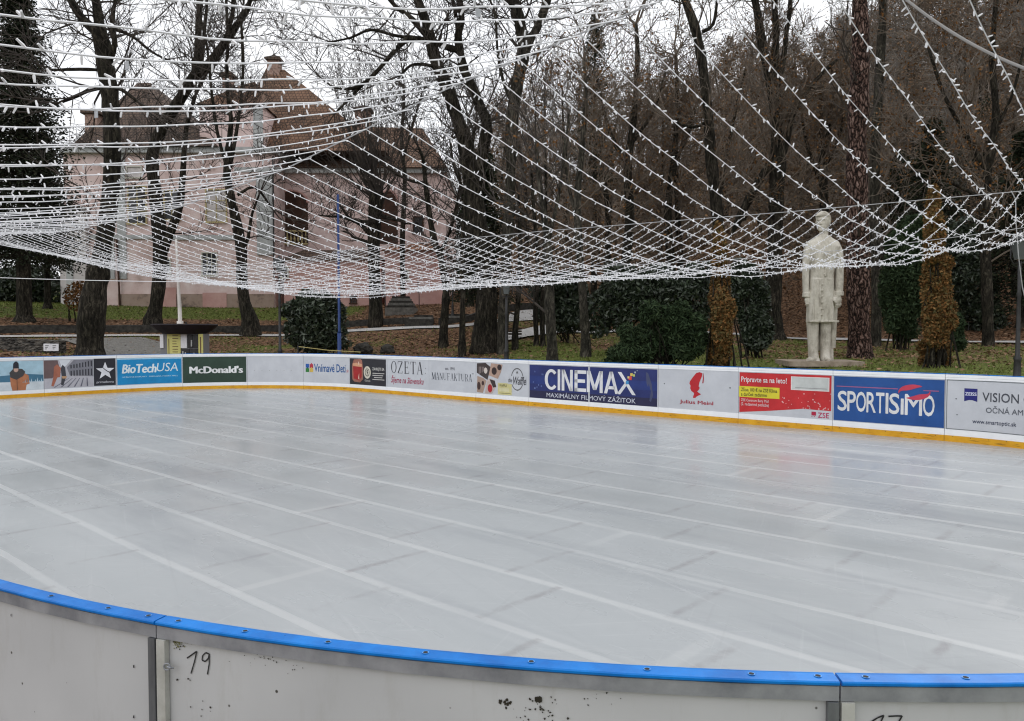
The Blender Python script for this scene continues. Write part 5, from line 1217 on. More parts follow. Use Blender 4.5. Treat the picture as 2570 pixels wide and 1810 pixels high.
while len(spots) < 96 and tries < 9000:
    tries += 1
    b = rt.uniform(-.06, .86); Y = 48+rt.random()**1.1*125; x = b*Y
    if b < .08 and Y < 66: continue
    if abs(b-(2062-1285)/1985) < .02 and Y < 45: continue
    mind = 3.2+Y*.022
    if any((x-q[0])**2+(Y-q[1])**2 < mind*mind for q in spots): continue
    spots.append((x, Y))
tries = 0; n0_ = len(spots)
while len(spots) < n0_+34 and tries < 4000:
    tries += 1
    b = rt.uniform(.26, .82); Y = rt.uniform(70, 150); x = b*Y
    if any((x-q[0])**2+(Y-q[1])**2 < (2.2+Y*.012)**2 for q in spots): continue
    spots.append((x, Y))
spots.sort(key=lambda q: q[1])
for i, (x, Y) in enumerate(spots):
    ki = rt.choice([0, 0, 1, 2, 2, 3]); z = gz(x, Y)-.1; sc = rt.uniform(.85, 1.25)*(1+max(0, Y-80)/300)
    if ki not in used: r = kinds[ki]; used.add(ki); r.location = (x, Y, z); r.rotation_euler.z = rt.uniform(0, 6.28); r.scale = (sc,)*3; r['label'] = labs[ki]; r['group'] = 'trees of the hillside wood'
    else: dup(kinds[ki], (x, Y, z), rt.uniform(0, 6.28), sc, labs[ki], 'trees of the hillside wood')
# undergrowth and far crowns that read as one mass
ug = MB(); q = random.Random(31)
lob = []
for i in range(420):
    b = q.uniform(-.02, .9); Y = 58+q.random()*120; x = b*Y; h = q.uniform(1.5, 3.2)*(1+Y/160)
    lob.append(((x, Y, gz(x, Y)+h*.7), (h*1.3, h*1.1, h*.9)))
leafcloud(ug, lob, 52000, .24, q)
ub = ug.build('hillside_undergrowth', M['leaf_wood']); tag(ub, 'brown undergrowth and thicket covering the wooded hillside', 'undergrowth', kind='stuff')

# ---- conifers at the left, dark evergreens
def conifer(label, px, py, Y, top, hw, seed, n, low=.12, name='conifer', m_='conifer', tw=14, trunk_to=.5):
    rng = random.Random(seed); b = at(px, py, Y); g = gz(b.x, b.y); t = at(px, top, Y); H = t.z-g
    root = thing(name, label, 'tree', loc=(b.x, b.y, g)); tr, fo = MB(), MB()
    tr.tube([Vector((0, 0, -.2)), Vector((0, 0, .4)), Vector((.05, 0, H*.5)), Vector((0, 0, H*.97))], [tw*1.5*Y/FL/2*1.3, tw*Y/FL/2*1.1, tw*Y/FL/3, .03], 10)
    W_ = hw*Y/FL; nb_ = n//26
    for i in range(nb_):
        f = rng.uniform(low, 1)**.9; z = H*f; r = W_*(1.02-f)**.75*rng.uniform(.75, 1.15); a = rng.uniform(0, 6.28)
        p0 = Vector((0, 0, z)); p1 = Vector((math.cos(a)*r, math.sin(a)*r, z-.18*r+rng.uniform(-.2, .25)))
        tr.tube([p0, (p0+p1)/2+Vector((0, 0, .1*r)), p1], [.035, .022, .01], 3, cap=False)
        for j in range(26):
            s_ = rng.random()**.6; p = p0+(p1-p0)*s_+Vector((rng.gauss(0, .16+.1*r), rng.gauss(0, .16+.1*r), rng.gauss(0, .12)-.12))
            L = rng.uniform(.10, .24); d = Vector((math.cos(a)+rng.gauss(0, .6), math.sin(a)+rng.gauss(0, .6), rng.gauss(-.4, .5))).normalized(); e = d.cross(Vector((rng.gauss(0, 1), rng.gauss(0, 1), rng.gauss(0, 1)))).normalized()
            nn = len(fo.v); fo.v += [tuple(p), tuple(p+d*L*.5+e*L*.28), tuple(p+d*L), tuple(p+d*L*.5-e*L*.28)]; fo.f.append((nn, nn+1, nn+2, nn+3))
    tr.build('trunk', M['bark'], root); fo.build('crown', M[m_], root); return root
conifer('large dark spruce with its trunk fork showing at the far left', 62, 818, 46, -60, 175, 41, 34000, .15, tw=34)
conifer('dark spruce cut by the left edge of the photo', -40, 800, 50, 110, 120, 42, 16000, .15, tw=24)
conifer('lower dark spruce bough tree left of the white house corner', 120, 775, 54, 330, 75, 43, 9000, .2, tw=16)
conifer('dark ivy green conifer behind the thick forked trunk', 1215, 800, 47, 380, 80, 44, 11000, .12, tw=14)
conifer('dark conifer crown showing high behind the light strings, right of centre', 1490, 800, 66, 30, 100, 45, 9000, .35, tw=16)
conifer('dark conifer at the right edge behind the lantern', 2560, 850, 44, 330, 130, 46, 12000, .1, tw=16)
def shrub(label, lobes, Y, n, size, m_, seed, name='evergreen_shrub', cat='shrub', depth=.8):
    rng = random.Random(seed); L = []; c0 = at(lobes[0][0], lobes[0][1], Y); g = gz(c0.x, c0.y)
    root = thing(name, label, cat, loc=(c0.x, c0.y, g)); off = Vector((c0.x, c0.y, g)); st = MB()
    for (x, y, rx, ry) in lobes:
        c = at(x, y, Y+rng.uniform(-.5, .5))-off; k = Y/FL; L.append((c, (rx*k*.86, max(.35, rx*k*depth*.86), ry*k*.9)))
        for j in range(7 if rx > 20 else 4):
            a = rng.uniform(0, 6.28); e = rng.uniform(-.9, 1.2); q_ = Vector((math.cos(a)*math.cos(e)*rx*k*.82, math.sin(a)*math.cos(e)*rx*k*depth*.8, math.sin(e)*ry*k*.85)); z_ = rng.uniform(.25, .42)
            L.append((c+q_, (rx*k*z_, rx*k*z_, ry*k*z_*.8)))
        for j in range(5):
            st.tube(wig(Vector((rng.gauss(0, .3), rng.gauss(0, .2), -.1)), c+Vector((rng.gauss(0, rx*k*.4), 0, ry*k*rng.uniform(-.3, .6))), 4, .07, rng), [.035, .03, .025, .018, .01], 4)
    f = MB(); sz_, nn_, el_ = {'yew': (.95, 2.2, .26), 'evergreen': (.85, 1.7, .36), 'thuja': (.72, 2.0, .5)}.get(m_, (1, 1, .55)); leafcloud(f, L, int(n*nn_), size*sz_, rng, el=el_); st.build('stems', M['bark'], root); f.build('foliage', M[m_], root); return root
shrub('round dark laurel like shrub at the blue pole', [(790, 800, 72, 72), (760, 790, 45, 50), (830, 790, 42, 60), (795, 850, 80, 40), (850, 840, 25, 35)], 37, 6500, .15, 'evergreen', 51)
shrub('big feathery yew bush in front, between the slim trunk and orange column', [(1665, 850, 95, 66), (1605, 868, 60, 48), (1725, 850, 60, 62), (1670, 805, 70, 42), (1560, 892, 45, 32), (1630, 785, 30, 30), (1710, 780, 28, 32), (1575, 835, 30, 26)], 25, 12000, .10, 'yew', 52)
shrub('tall glossy evergreen shrub mass behind the yew bush', [(1640, 740, 110, 75), (1560, 750, 70, 90), (1740, 740, 70, 90), (1500, 790, 40, 70)], 33, 11000, .14, 'evergreen', 53)
shrub('upright dark shrub between the orange column and the broad trunk', [(1885, 760, 42, 110), (1900, 830, 48, 60), (1860, 700, 30, 60)], 30, 6500, .12, 'evergreen', 54)
shrub('dark shrub left of the slim grey trunk', [(1430, 740, 55, 70), (1380, 760, 50, 65), (1420, 800, 60, 40)], 40, 5500, .15, 'evergreen', 55)
shrub('tall dark evergreen bush behind the bench at the right', [(2440, 740, 75, 110), (2400, 660, 70, 110), (2480, 800, 50, 55)], 45, 9000, .16, 'evergreen', 56)
shrub('dark yew thicket between the pine and the right orange column', [(2260, 720, 60, 130), (2290, 620, 60, 90), (2270, 820, 35, 50)], 34, 8000, .12, 'yew', 57)
shrub('low dark bush left of the bench', [(2390, 860, 35, 45), (2395, 820, 25, 40)], 32, 2600, .11, 'yew', 58)
conifer('dark broad conifer behind the right orange column', 2330, 850, 47, 300, 120, 71, 13000, .05, tw=16)
conifer('dark conifer left of the pine, behind the statue shoulder', 2250, 850, 55, 380, 90, 72, 9000, .05, tw=14)
conifer('dark conifer crown above the bench at the right', 2470, 850, 58, 250, 110, 73, 10000, .05, tw=14)
shrub('dark hedge like bushes behind the left spruce trunks', [(20, 730, 110, 42), (130, 735, 70, 38), (-60, 730, 90, 45), (70, 700, 90, 40)], 62, 9000, .22, 'evergreen', 63)
conifer('dense dark evergreen closing the gap at the right end of the pink house', 1165, 790, 66, 470, 60, 64, 7000, .05, tw=10)
shrub('thin reddish bush at the foot of the massive left trunk', [(190, 745, 35, 40), (215, 770, 25, 25)], 48, 700, .10, 'leaf_brown', 59)
shrub('orange brown columnar thuja left of the statue', [(1808, 880, 34, 55), (1812, 800, 31, 90), (1808, 720, 28, 80), (1806, 640, 22, 60), (1802, 590, 12, 40)], 25, 9500, .075, 'thuja', 61, 'columnar_thuja', 'tree', .9)
shrub('taller orange brown columnar thuja right of the pine', [(2350, 880, 42, 60), (2352, 790, 42, 100), (2350, 690, 39, 90), (2345, 590, 28, 80), (2342, 515, 15, 60)], 24, 15000, .075, 'thuja', 62, 'columnar_thuja', 'tree', .9)

# ---------------------------------------------------------------- the pink house
def house():
    YF = 62.0
    root = thing('manor_house', 'old pink manor house with brown hipped roofs, buttress and arched loggia', 'house', loc=(0, 0, 0))
    def X(px, Y=YF): return (px-1285)/FL*Y
    def Z(py, Y=YF): return at(1285, py, Y).z
    def blk(name, x0, x1, y0, y1, zt, zb, m_, par=root):
        mb = MB(); mb.box(x0, x1, y0, y1, zb, zt); return mb.build(name, M[m_], par)
    zb = 2.6
    # main block (left), with window holes built as recessed frames proud of dark panes
    W1 = blk('wall', X(168), X(692), YF, YF+16, Z(378), zb, 'pink')
    W2 = blk('wall', X(692)+.003, X(1112), YF+3.0, YF+15, Z(430, YF+3), zb, 'pink')
    W3 = blk('wall', X(968, 60), X(1112, 60), YF-2.2, YF+2.99, Z(630, 60), zb, 'pink_red')
    W4 = blk('wall', X(722), X(962), YF-.8, YF+2.99, Z(655), zb, 'pink_red')
    # worn lower zone
    blk('plinth', X(300), X(690), YF-.12, YF-.003, Z(738), zb, 'base_plaster')
    blk('plinth_patch', X(405), X(446), YF-.16, YF-.123, Z(722), zb, 'pink_red'); blk('plinth_patch', X(512), X(572), YF-.16, YF-.123, Z(735), zb, 'pink_red')
    # pale corner block at the far left
    blk('corner_pier', X(164), X(228), YF-.5, YF-.003, Z(520), zb, 'pale'); blk('corner_strip', X(180), X(196), YF-.56, YF-.503, Z(650), zb, 'trim')
    for (a, b) in ((270, 292), (300, 322)): blk('wall_pilaster', X(a), X(b), YF-.10, YF-.003, Z(385), Z(700), 'trim')
    blk('quoin_pier', X(650), X(690), YF-.25, YF-.003, Z(440), Z(640), 'trim')
    blk('string_course', X(425), X(596), YF-.14, YF-.004, Z(590), Z(602), 'trim'); blk('string_course', X(228), X(400), YF-.14, YF-.004, Z(590), Z(600), 'trim')
    blk('cornice', X(166), X(700), YF-.45, YF+16.4, Z(372), Z(386), 'trim'); blk('cornice', X(600), X(716), YF-.62, YF-.46, Z(424), Z(436), 'trim')
    blk('cornice', X(692)+.1, X(1116), YF+2.6, YF+15.2, Z(424, YF+3), Z(436, YF+3), 'trim')
    mb = MB(); mb.tube([Vector((X(690)+.1, YF-.35, Z(395))), Vector((X(690)+.1, YF-.35, Z(700)))], [.06, .06], 8); mb.build('downpipe', M['iron'], root)
    mb = MB(); mb.tube([Vector((X(301), YF-.2, Z(600))), Vector((X(306), YF-.2, Z(772)))], [.07, .07], 8); mb.build('downpipe', M['loggia'], root)
    def window(px0, px1, py0, py1, Y, fm='winframe', nx_=2, nz_=3, arch=False, glass='glass'):
        x0, x1, z1, z0 = X(px0, Y), X(px1, Y), Z(py0, Y), Z(py1, Y); f = MB(); t = .09
        f.box(x0-t, x0, Y-.10, Y-.004, z0-t, z1+t); f.box(x1, x1+t, Y-.10, Y-.004, z0-t, z1+t); f.box(x0, x1, Y-.10, Y-.004, z1, z1+t); f.box(x0-t*1.6, x1+t*1.6, Y-.16, Y-.103, z0-t*1.5, z0-.01)
        for i in range(1, nx_): xx = x0+(x1-x0)*i/nx_; f.box(xx-.03, xx+.03, Y-.06, Y-.03, z0, z1)
        for i in range(1, nz_): zz = z0+(z1-z0)*i/nz_; f.box(x0, x1, Y-.055, Y-.033, zz-.025, zz+.025)
        w_ = f.build('window', M[fm], root); g = MB(); g.box(x0, x1, Y-.025, Y-.004, z0, z1); g.build('pane', M[glass], w_); return w_
    window(524, 572, 478, 556, YF, 'ochre', 2, 3, glass='pale')
    window(512, 546, 636, 690, YF, 'winframe', 3, 4); window(410, 430, 652, 686, YF, 'winframe', 2, 3)
    window(330, 372, 470, 560, YF, 'ochre', 2, 3); window(420, 455, 480, 550, YF, 'ochre', 2, 3)
    window(328, 362, 420, 445, YF, 'winframe', 1, 1, glass='pale')
    window(710, 724, 672, 696, YF-.8, 'winframe', 2, 2); window(882, 894, 744, 760, YF-.8, 'loggia', 3, 3); window(1010, 1024, 680, 700, 59.8, 'winframe', 1, 2)
    window(1040, 1062, 546, 585, YF+3, 'loggia', 1, 2)
    mb = MB()
    for i in range(14):
        a = 2*math.pi*i/14; b = 2*math.pi*(i+1)/14; c = Vector((X(548), YF-.04, Z(580)))
        mb.tube([c+Vector((.55*math.cos(a)*(1+.15*math.cos(4*a)), 0, .28*math.sin(a))), c+Vector((.55*math.cos(b)*(1+.15*math.cos(4*b)), 0, .28*math.sin(b)))], [.03, .03], 5)
    mb.build('stucco_cartouche', M['pink_red'], root)
    # arched loggia with balustrade: dark recess shapes with an arched top
    def arch(px0, px1, py0, py1, Y, rise):
        x0, x1, z1, z0 = X(px0, Y), X(px1, Y), Z(py0, Y), Z(py1, Y); pts = [(x0, z0), (x1, z0)]
        for i in range(9):
            t = math.pi*i/8; pts.append(((x0+x1)/2+(x1-x0)/2*math.cos(t), z1-rise+rise*math.sin(t)))
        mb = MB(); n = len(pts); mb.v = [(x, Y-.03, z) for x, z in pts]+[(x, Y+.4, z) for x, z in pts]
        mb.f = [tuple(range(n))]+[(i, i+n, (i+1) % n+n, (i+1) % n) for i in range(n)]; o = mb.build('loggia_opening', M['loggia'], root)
        fr = MB()
        for i in range(2, n-1): fr.tube([Vector((pts[i][0], Y-.06, pts[i][1])), Vector((pts[i+1][0], Y-.06, pts[i+1][1]))], [.1, .1], 5)
        fr.build('arch_moulding', M['pink_red'], root); return x0, x1, z0
    for (a, b) in ((693, 776), (955, 1000)):
        x0, x1, z0 = arch(a, b, 478, 612, YF+3.0, 1.0)
        if a < 700:
            bm_ = MB(); bm_.box(x0, x1, YF+2.7, YF+2.92, z0+.95, z0+1.08); bm_.box(x0, x1, YF+2.7, YF+2.92, z0-.1, z0+.03); bl = bm_.build('balustrade', M['ochre'], root)
            nb_ = 9
            for i in range(nb_):
                xx = x0+(x1-x0)*(i+.5)/nb_; mb = MB(); mb.loft([(xx, YF+2.81, z0+.03, .05, .05, 2), (xx, YF+2.81, z0+.35, .10, .10, 2), (xx, YF+2.81, z0+.75, .04, .04, 2), (xx, YF+2.81, z0+.95, .07, .07, 2)], 8); mb.build('baluster', M['ochre'], bl)
    # roofs
    def prism(name, eave, ridge, m_):
        # eave: 4 corners, ridge: 2 points; hip roof
        a, b, c, d = eave; e, f = ridge; mb = MB(); mb.v = [a, b, c, d, e, f]; mb.f = [(0, 1, 5, 4), (1, 2, 5), (2, 3, 4, 5), (3, 0, 4), (3, 2, 1, 0)]; return mb.build(name, M[m_], root)
    def PT(px, py, Y): p = at(px, py, Y); return (p.x, p.y, p.z)
    ze = Z(372)
    prism('roof', [(X(200), YF-.7, ze), (X(560), YF-.7, ze), (X(560), YF+16.6, ze), (X(200), YF+16.6, ze)], [PT(345, 208, YF+7), PT(378, 208, YF+9)], 'roof_dark')
    # tall right roof with pink gable block in front of it
    g1 = MB(); zt = Z(262)
    g1.box(X(505), X(662), YF+.3, YF+5, ze-.5, zt); g1.build('attic_wall', M['pink'], root)
    g2 = MB(); g2.box(X(640), X(662)+.05, YF+.18, YF+.297, ze, zt); g2.build('attic_quoin', M['trim'], root)
    prism('roof', [(X(498), YF, zt), (X(668), YF, zt), (X(668), YF+5.3, zt), (X(498), YF+5.3, zt)], [PT(600, 215, YF+2.5), PT(640, 205, YF+2.5)], 'roof')
    prism('roof', [(X(560), YF+.9, ze), (X(965), YF+.9, ze), (X(985), YF+17, ze), (X(540), YF+17, ze)], [PT(668, 172, YF+8), PT(715, 176, YF+8)], 'roof')
    prism('roof', [(X(690), YF+2.3, Z(424, YF+3)), (X(1118), YF+2.3, Z(424, YF+3)), (X(1118), YF+16, Z(424, YF+3)), (X(690), YF+16, Z(424, YF+3))], [PT(900, 318, YF+9), PT(1060, 322, YF+9)], 'roof')
    prism('roof', [(X(960, 60), YF-2.6, Z(630, 60)), (X(1118, 60), YF-2.6, Z(630, 60)), (X(1118, 60), YF+2.98, Z(630, 60)), (X(960, 60), YF+2.98, Z(630, 60))], [PT(985, 612, YF+1.5), PT(1090, 612, YF+1.5)], 'roof_orange')
    prism('roof', [(X(715), YF-1.1, Z(655)), (X(968), YF-1.1, Z(655)), (X(968), YF+2.98, Z(655)), (X(715), YF+2.98, Z(655))], [PT(760, 628, YF+1.6), PT(930, 628, YF+1.6)], 'roof_dark')
    def chimney(px0, px1, py0, py1, Y, capd=.18):
        mb = MB(); mb.box(X(px0, Y), X(px1, Y), Y-.5, Y+.5, Z(py1, Y), Z(py0, Y)); c = mb.build('chimney', M['brick'], root)
        mb = MB(); mb.box(X(px0, Y)-capd, X(px1, Y)+capd, Y-.7, Y+.7, Z(py0, Y)+.003, Z(py0, Y)+.22); zz = Z(py0, Y)+.22
        mb.v += [(X(px0, Y)-capd, Y-.7, zz+.003), (X(px1, Y)+capd, Y-.7, zz+.003), (X(px1, Y)+capd, Y+.7, zz+.003), (X(px0, Y)-capd, Y+.7, zz+.003), ((X(px0, Y)+X(px1, Y))/2, Y, zz+.4)]
        n = len(mb.v)-5; mb.f += [(n, n+1, n+4), (n+1, n+2, n+4), (n+2, n+3, n+4), (n+3, n, n+4)]
        mb.build('chimney_cap', M['roof_dark'], c)
    chimney(682, 711, 156, 215, YF+8); chimney(898, 934, 282, 345, YF+8); chimney(572, 594, 196, 232, YF+3); chimney(232, 262, 290, 360, YF+2, .25)
house()
def gable():
    pass

# ---------------------------------------------------------------- steps, walls, paths
def ribbon(name, pts, wid, m_, lift=.03, **k):
    mb = MB(); n = len(pts)
    rows = []
    for i in range(n-1):
        a, b = Vector(pts[i]), Vector(pts[i+1]); m_steps = max(2, int((b-a).length/.6))
        for j in range(m_steps): rows.append(a+(b-a)*j/m_steps)
    rows.append(Vector(pts[-1])); L = []
    for i, p in enumerate(rows):
        d = rows[min(len(rows)-1, i+1)]-rows[max(0, i-1)]; nn = Vector((-d.y, d.x)).normalized()*wid/2
        r_ = []
        for t in (-1, -.5, 0, .5, 1): q_ = p+nn*t; r_.append((q_.x, q_.y, gz(q_.x, q_.y)+lift))
        L.append(r_)
    for i in range(len(L)-1):
        for j in range(4): mb.quad(L[i][j], L[i+1][j], L[i+1][j+1], L[i][j+1])
    o = mb.build(name, M[m_]); o['kind'] = 'structure'; return o
def contour(D, b0, b1, n=26):
    """points at distance D from the rink, for bearings b0..b1"""
    out = []
    for i in range(n+1):
        b = b0+(b1-b0)*i/n; lo, hi = 5., 200.
        while rinkD(b*lo, lo) < 0: lo += 1
        lo = lo if rinkD(b*lo, lo) < D else 10
        # beyond the far side: search outward from a point inside the rink
        lo = 20 if abs(b) < .66 else 15
        for _ in range(40):
            m_ = (lo+hi)/2
            if rinkD(b*m_, m_) < D: lo = m_
            else: hi = m_
        out.append((b*hi, hi))
    return out
ribbon('path', contour(20.6, -.72, -.03), 2.0, 'path', .06)
p1 = contour(20.6, -.03, 0.0, 3); ribbon('path', p1+[(0.05*52, 52), (.10*56, 56)], 2.0, 'path', .06)
ribbon('path', [(-.02*40, 40.5), (.03*42, 42.5), (.12*50, 50)]+contour(28.5, .2, .72), 1.7, 'path', .10)
# cobbled slope at the left
ribbon('path', [(-.50*32, 32), (-.47*38, 38), (-.52*42, 42)], 4.2, 'cobble', .07)
def wall_along(name, label, pts, h, th, m_, cat='wall', capm=None):
    mb = MB(); rows = []
    for i in range(len(pts)-1):
        a, b = Vector(pts[i]), Vector(pts[i+1]); k = max(1, int((b-a).length/.8))
        for j in range(k): rows.append(a+(b-a)*j/k)
    rows.append(Vector(pts[-1])); b0 = len(mb.v); q = random.Random(len(rows))
    for i, p in enumerate(rows):
        d = rows[min(len(rows)-1, i+1)]-rows[max(0, i-1)]; nn = Vector((-d.y, d.x)).normalized()*th/2; z = gz(p.x-nn.x, p.y-nn.y); z1 = min(gz(p.x, p.y), z+.3)
        for (sx_, zz) in ((-1, z1-.4), (1, z1-.4), (1, z1+h), (-1, z1+h)): mb.v.append((p.x+nn.x*sx_, p.y+nn.y*sx_, zz+q.uniform(-.02, .02)))
    for i in range(len(rows)-1):
        for j in range(4): a = b0+i*4+j; c = b0+i*4+(j+1) % 4; mb.f.append((a, c, c+4, a+4))
    n = len(rows)-1; mb.f.append((b0+3, b0+2, b0+1, b0)); mb.f.append((b0+n*4, b0+n*4+1, b0+n*4+2, b0+n*4+3))
    return tag(mb.build(name, M[m_]), label, cat)
wall_along('retaining_wall', 'low dark retaining wall behind the left path', contour(22.3, -.72, -.10), .34, .4, 'darkwall')
wall_along('retaining_wall', 'low dark wall beside the rising path in the middle', [(-.07*46, 49), (-.035*48, 49.6), (.0*50, 50.5), (.04*52, 53)], .42, .35, 'darkwall')
rub = wall_along('rubble_wall', 'rough stone rubble wall at the far left, below the path', [(-.70*35, 35.4), (-.62*35, 35), (-.565*35, 34.8)], .55, .5, 'rubble')
for (x, lab) in ((119, 'left of two small white notices on the rubble wall'), (138, 'right of two small white notices on the rubble wall')):
    mb = MB(); p = at(x, 872, 34.5); mb.box(p.x-.16, p.x+.16, p.y-.02, p.y+.02, p.z-.16, p.z+.16); n_ = mb.build('notice', M['paper']); tag(n_, lab, 'notice')
    mb = MB()
    for i in range(3): mb.box(p.x-.09, p.x+.07-.04*i, p.y-.026, p.y-.022, p.z+.06-.07*i, p.z+.085-.07*i)
    mb.build('print_lines', M['dark'], n_)
# stairs
def stairs():
    root = thing('garden_stairs', 'grey stone stairs with an iron handrail right of the pollarded tree', 'stairs'); Y = 55
    def bx(mb, px0, px1, y0, y1, z0, z1): mb.box(at(px0, 800, Y).x, at(px1, 800, Y).x, y0, y1, z0, z1)
    z0 = at(1000, 772, 53.5).z
    for i in range(6):
        mb = MB(); bx(mb, 975+i*1.5, 1045-i*4, 53.5+i*.35, 56, z0+i*.17-.6, z0+(i+1)*.17-.01*(i % 2)-.17); mb.build('step', M['darkwall'] if i % 2 else M['trim_dark'], root)
    for px in (968, 1052):
        mb = MB(); a, b = at(px, 772, 53.3), at(px-3, 735, 56); mb.tube([a, a+Vector((0, 0, .9)), b+Vector((0, 0, .9)), b], [.03]*4, 6); mb.build('handrail', M['iron'], root)
M['trim_dark'] = mat('worn_step', (.10, .095, .085), (.20, .19, .17), 5, .9)
stairs()
def low_steps(px0, px1, py, Y, lab):
    root = thing('low_steps', lab, 'steps'); z = at(px0, py, Y).z
    for i in range(3):
        mb = MB(); mb.box(at(px0+i*10, py, Y).x, at(px1-i*2, py, Y).x, Y+i*.45, Y+1.6, z-.4+i*.14, z+(i+1)*.13); mb.build('step', M['darkwall'] if i % 2 == 0 else M['trim_dark'], root)
low_steps(1015, 1085, 806, 49.0, 'three low stone steps left of the thin young tree')
low_steps(1100, 1180, 803, 49.3, 'dark low steps joining the rising path')

# ---------------------------------------------------------------- poles, lamps, benches
mb = MB(); b = at(852, 890, 30.2); g = gz(b.x, b.y); t = at(848, 488, 30.2)
mb.tube([Vector((b.x, b.y, g-.1)), Vector((b.x, b.y, g+1.8))], [.075, .075], 12); mb.tube([Vector((b.x, b.y, g+1.8)), Vector((b.x, b.y, g+1.9)), Vector((b.x-.01, b.y, t.z))], [.075, .05, .045], 12)
tag(mb.build('blue_pole', M['pole_blue'], smooth=True), 'tall thin blue steel pole beside the round dark shrub', 'pole')
mb = MB(); b = at(452, 812, 40.5); mb.tube([Vector((b.x, b.y, gz(b.x, b.y)-.1)), Vector((b.x, b.y, b.z+.12)), Vector((b.x, b.y, b.z+.13)), at(451, 770, 40.5), at(446, 690, 40.5), at(442, 600, 40.5)], [.16, .16, .10, .095, .06, .05], 12)
tag(mb.build('white_pole', M['pole_white'], smooth=True), 'white tapering pole above the dark parasol', 'pole')
def lamp(px, py, Y, toppy, label, lw=26, group='old style park lanterns'):
    b = at(px, py, Y); g = min(gz(b.x, b.y), b.z+.05); H = at(px, toppy, Y).z-g; root = thing('park_lantern', label, 'street lamp', group, loc=(b.x, b.y, g)); s = lw/26
    mb = MB(); mb.loft([(0, 0, -.1, .15*s, .15*s, 2), (0, 0, .12, .14*s, .14*s, 2), (0, 0, .16, .10*s, .10*s, 2), (0, 0, .7, .085*s, .085*s, 2), (0, 0, .76, .105*s, .105*s, 2), (0, 0, .82, .06*s, .06*s, 2), (0, 0, H*.6, .05*s, .05*s, 2), (0, 0, H*.62, .065*s, .065*s, 2), (0, 0, H*.64, .045*s, .045*s, 2), (0, 0, H-.62, .04*s, .04*s, 2)], 14); mb.build('post', M['iron'], root, smooth=True)
    mb = MB(); 
    for sg in (-1, 1): mb.tube([Vector((0, 0, H-.66)), Vector((sg*.16, 0, H-.68)), Vector((sg*.23, 0, H-.55)), Vector((sg*.22, 0, H-.12))], [.018]*4, 6)
    mb.build('bracket', M['iron'], root)
    mb = MB(); mb.loft([(0, 0, H-.58, .10, .10, 5), (0, 0, H-.14, .17, .17, 5)], 16); mb.build('lantern_glass', M['lampglass'], root)
    mb = MB(); mb.loft([(0, 0, H-.135, .21, .21, 5), (0, 0, H-.10, .22, .22, 5), (0, 0, H, .13, .13, 5), (0, 0, H+.06, .05, .05, 2), (0, 0, H+.15, .012, .012, 2)], 16); mb.build('lantern_roof', M['iron'], root)
    return root
lamp(703, 884, 33, 650, 'dark park lantern between the pink wall and the round shrub')
lamp(1271, 893, 30, 700, 'dark park lantern in front of the thick grooved trunk')
lamp(2553, 930, 19.5, 592, 'dark park lantern at the right edge with a large four sided head', 24)
lamp(1136, 800, 50, 700, 'small far lantern post on the slope beside the stairs', 22)
def bench(px, py, Y, rz, label, w_=1.8):
    b = at(px, py, Y); g = gz(b.x, b.y); root = thing('park_bench', label, 'bench', 'park benches', loc=(b.x, b.y, g), rz=rz)
    for i in range(3): mb = MB(); mb.box(-w_/2, w_/2, -.22+i*.15, -.10+i*.15, .43, .465); mb.build('seat_slat', M['wood_dark'], root)
    for i in range(3): mb = MB(); mb.box(-w_/2, w_/2, .24+i*.03, .27+i*.03, .55+i*.13, .64+i*.13); mb.build('back_slat', M['wood_dark'], root)
    for sg in (-1, 1):
        mb = MB(); mb.tube([Vector((sg*w_*.38, -.2, 0)), Vector((sg*w_*.38, -.18, .42)), Vector((sg*w_*.38, .2, .42)), Vector((sg*w_*.38, .3, .9))], [.03]*4, 6); mb.tube([Vector((sg*w_*.38, .2, .42)), Vector((sg*w_*.38, .28, 0))], [.03]*2, 6); mb.build('frame', M['iron'], root)
bench(2450, 846, 45, .2, 'dark slatted bench beyond the path at the right')
bench(1262, 838, 38.5, -.1, 'dark slatted bench behind the thick trunk')
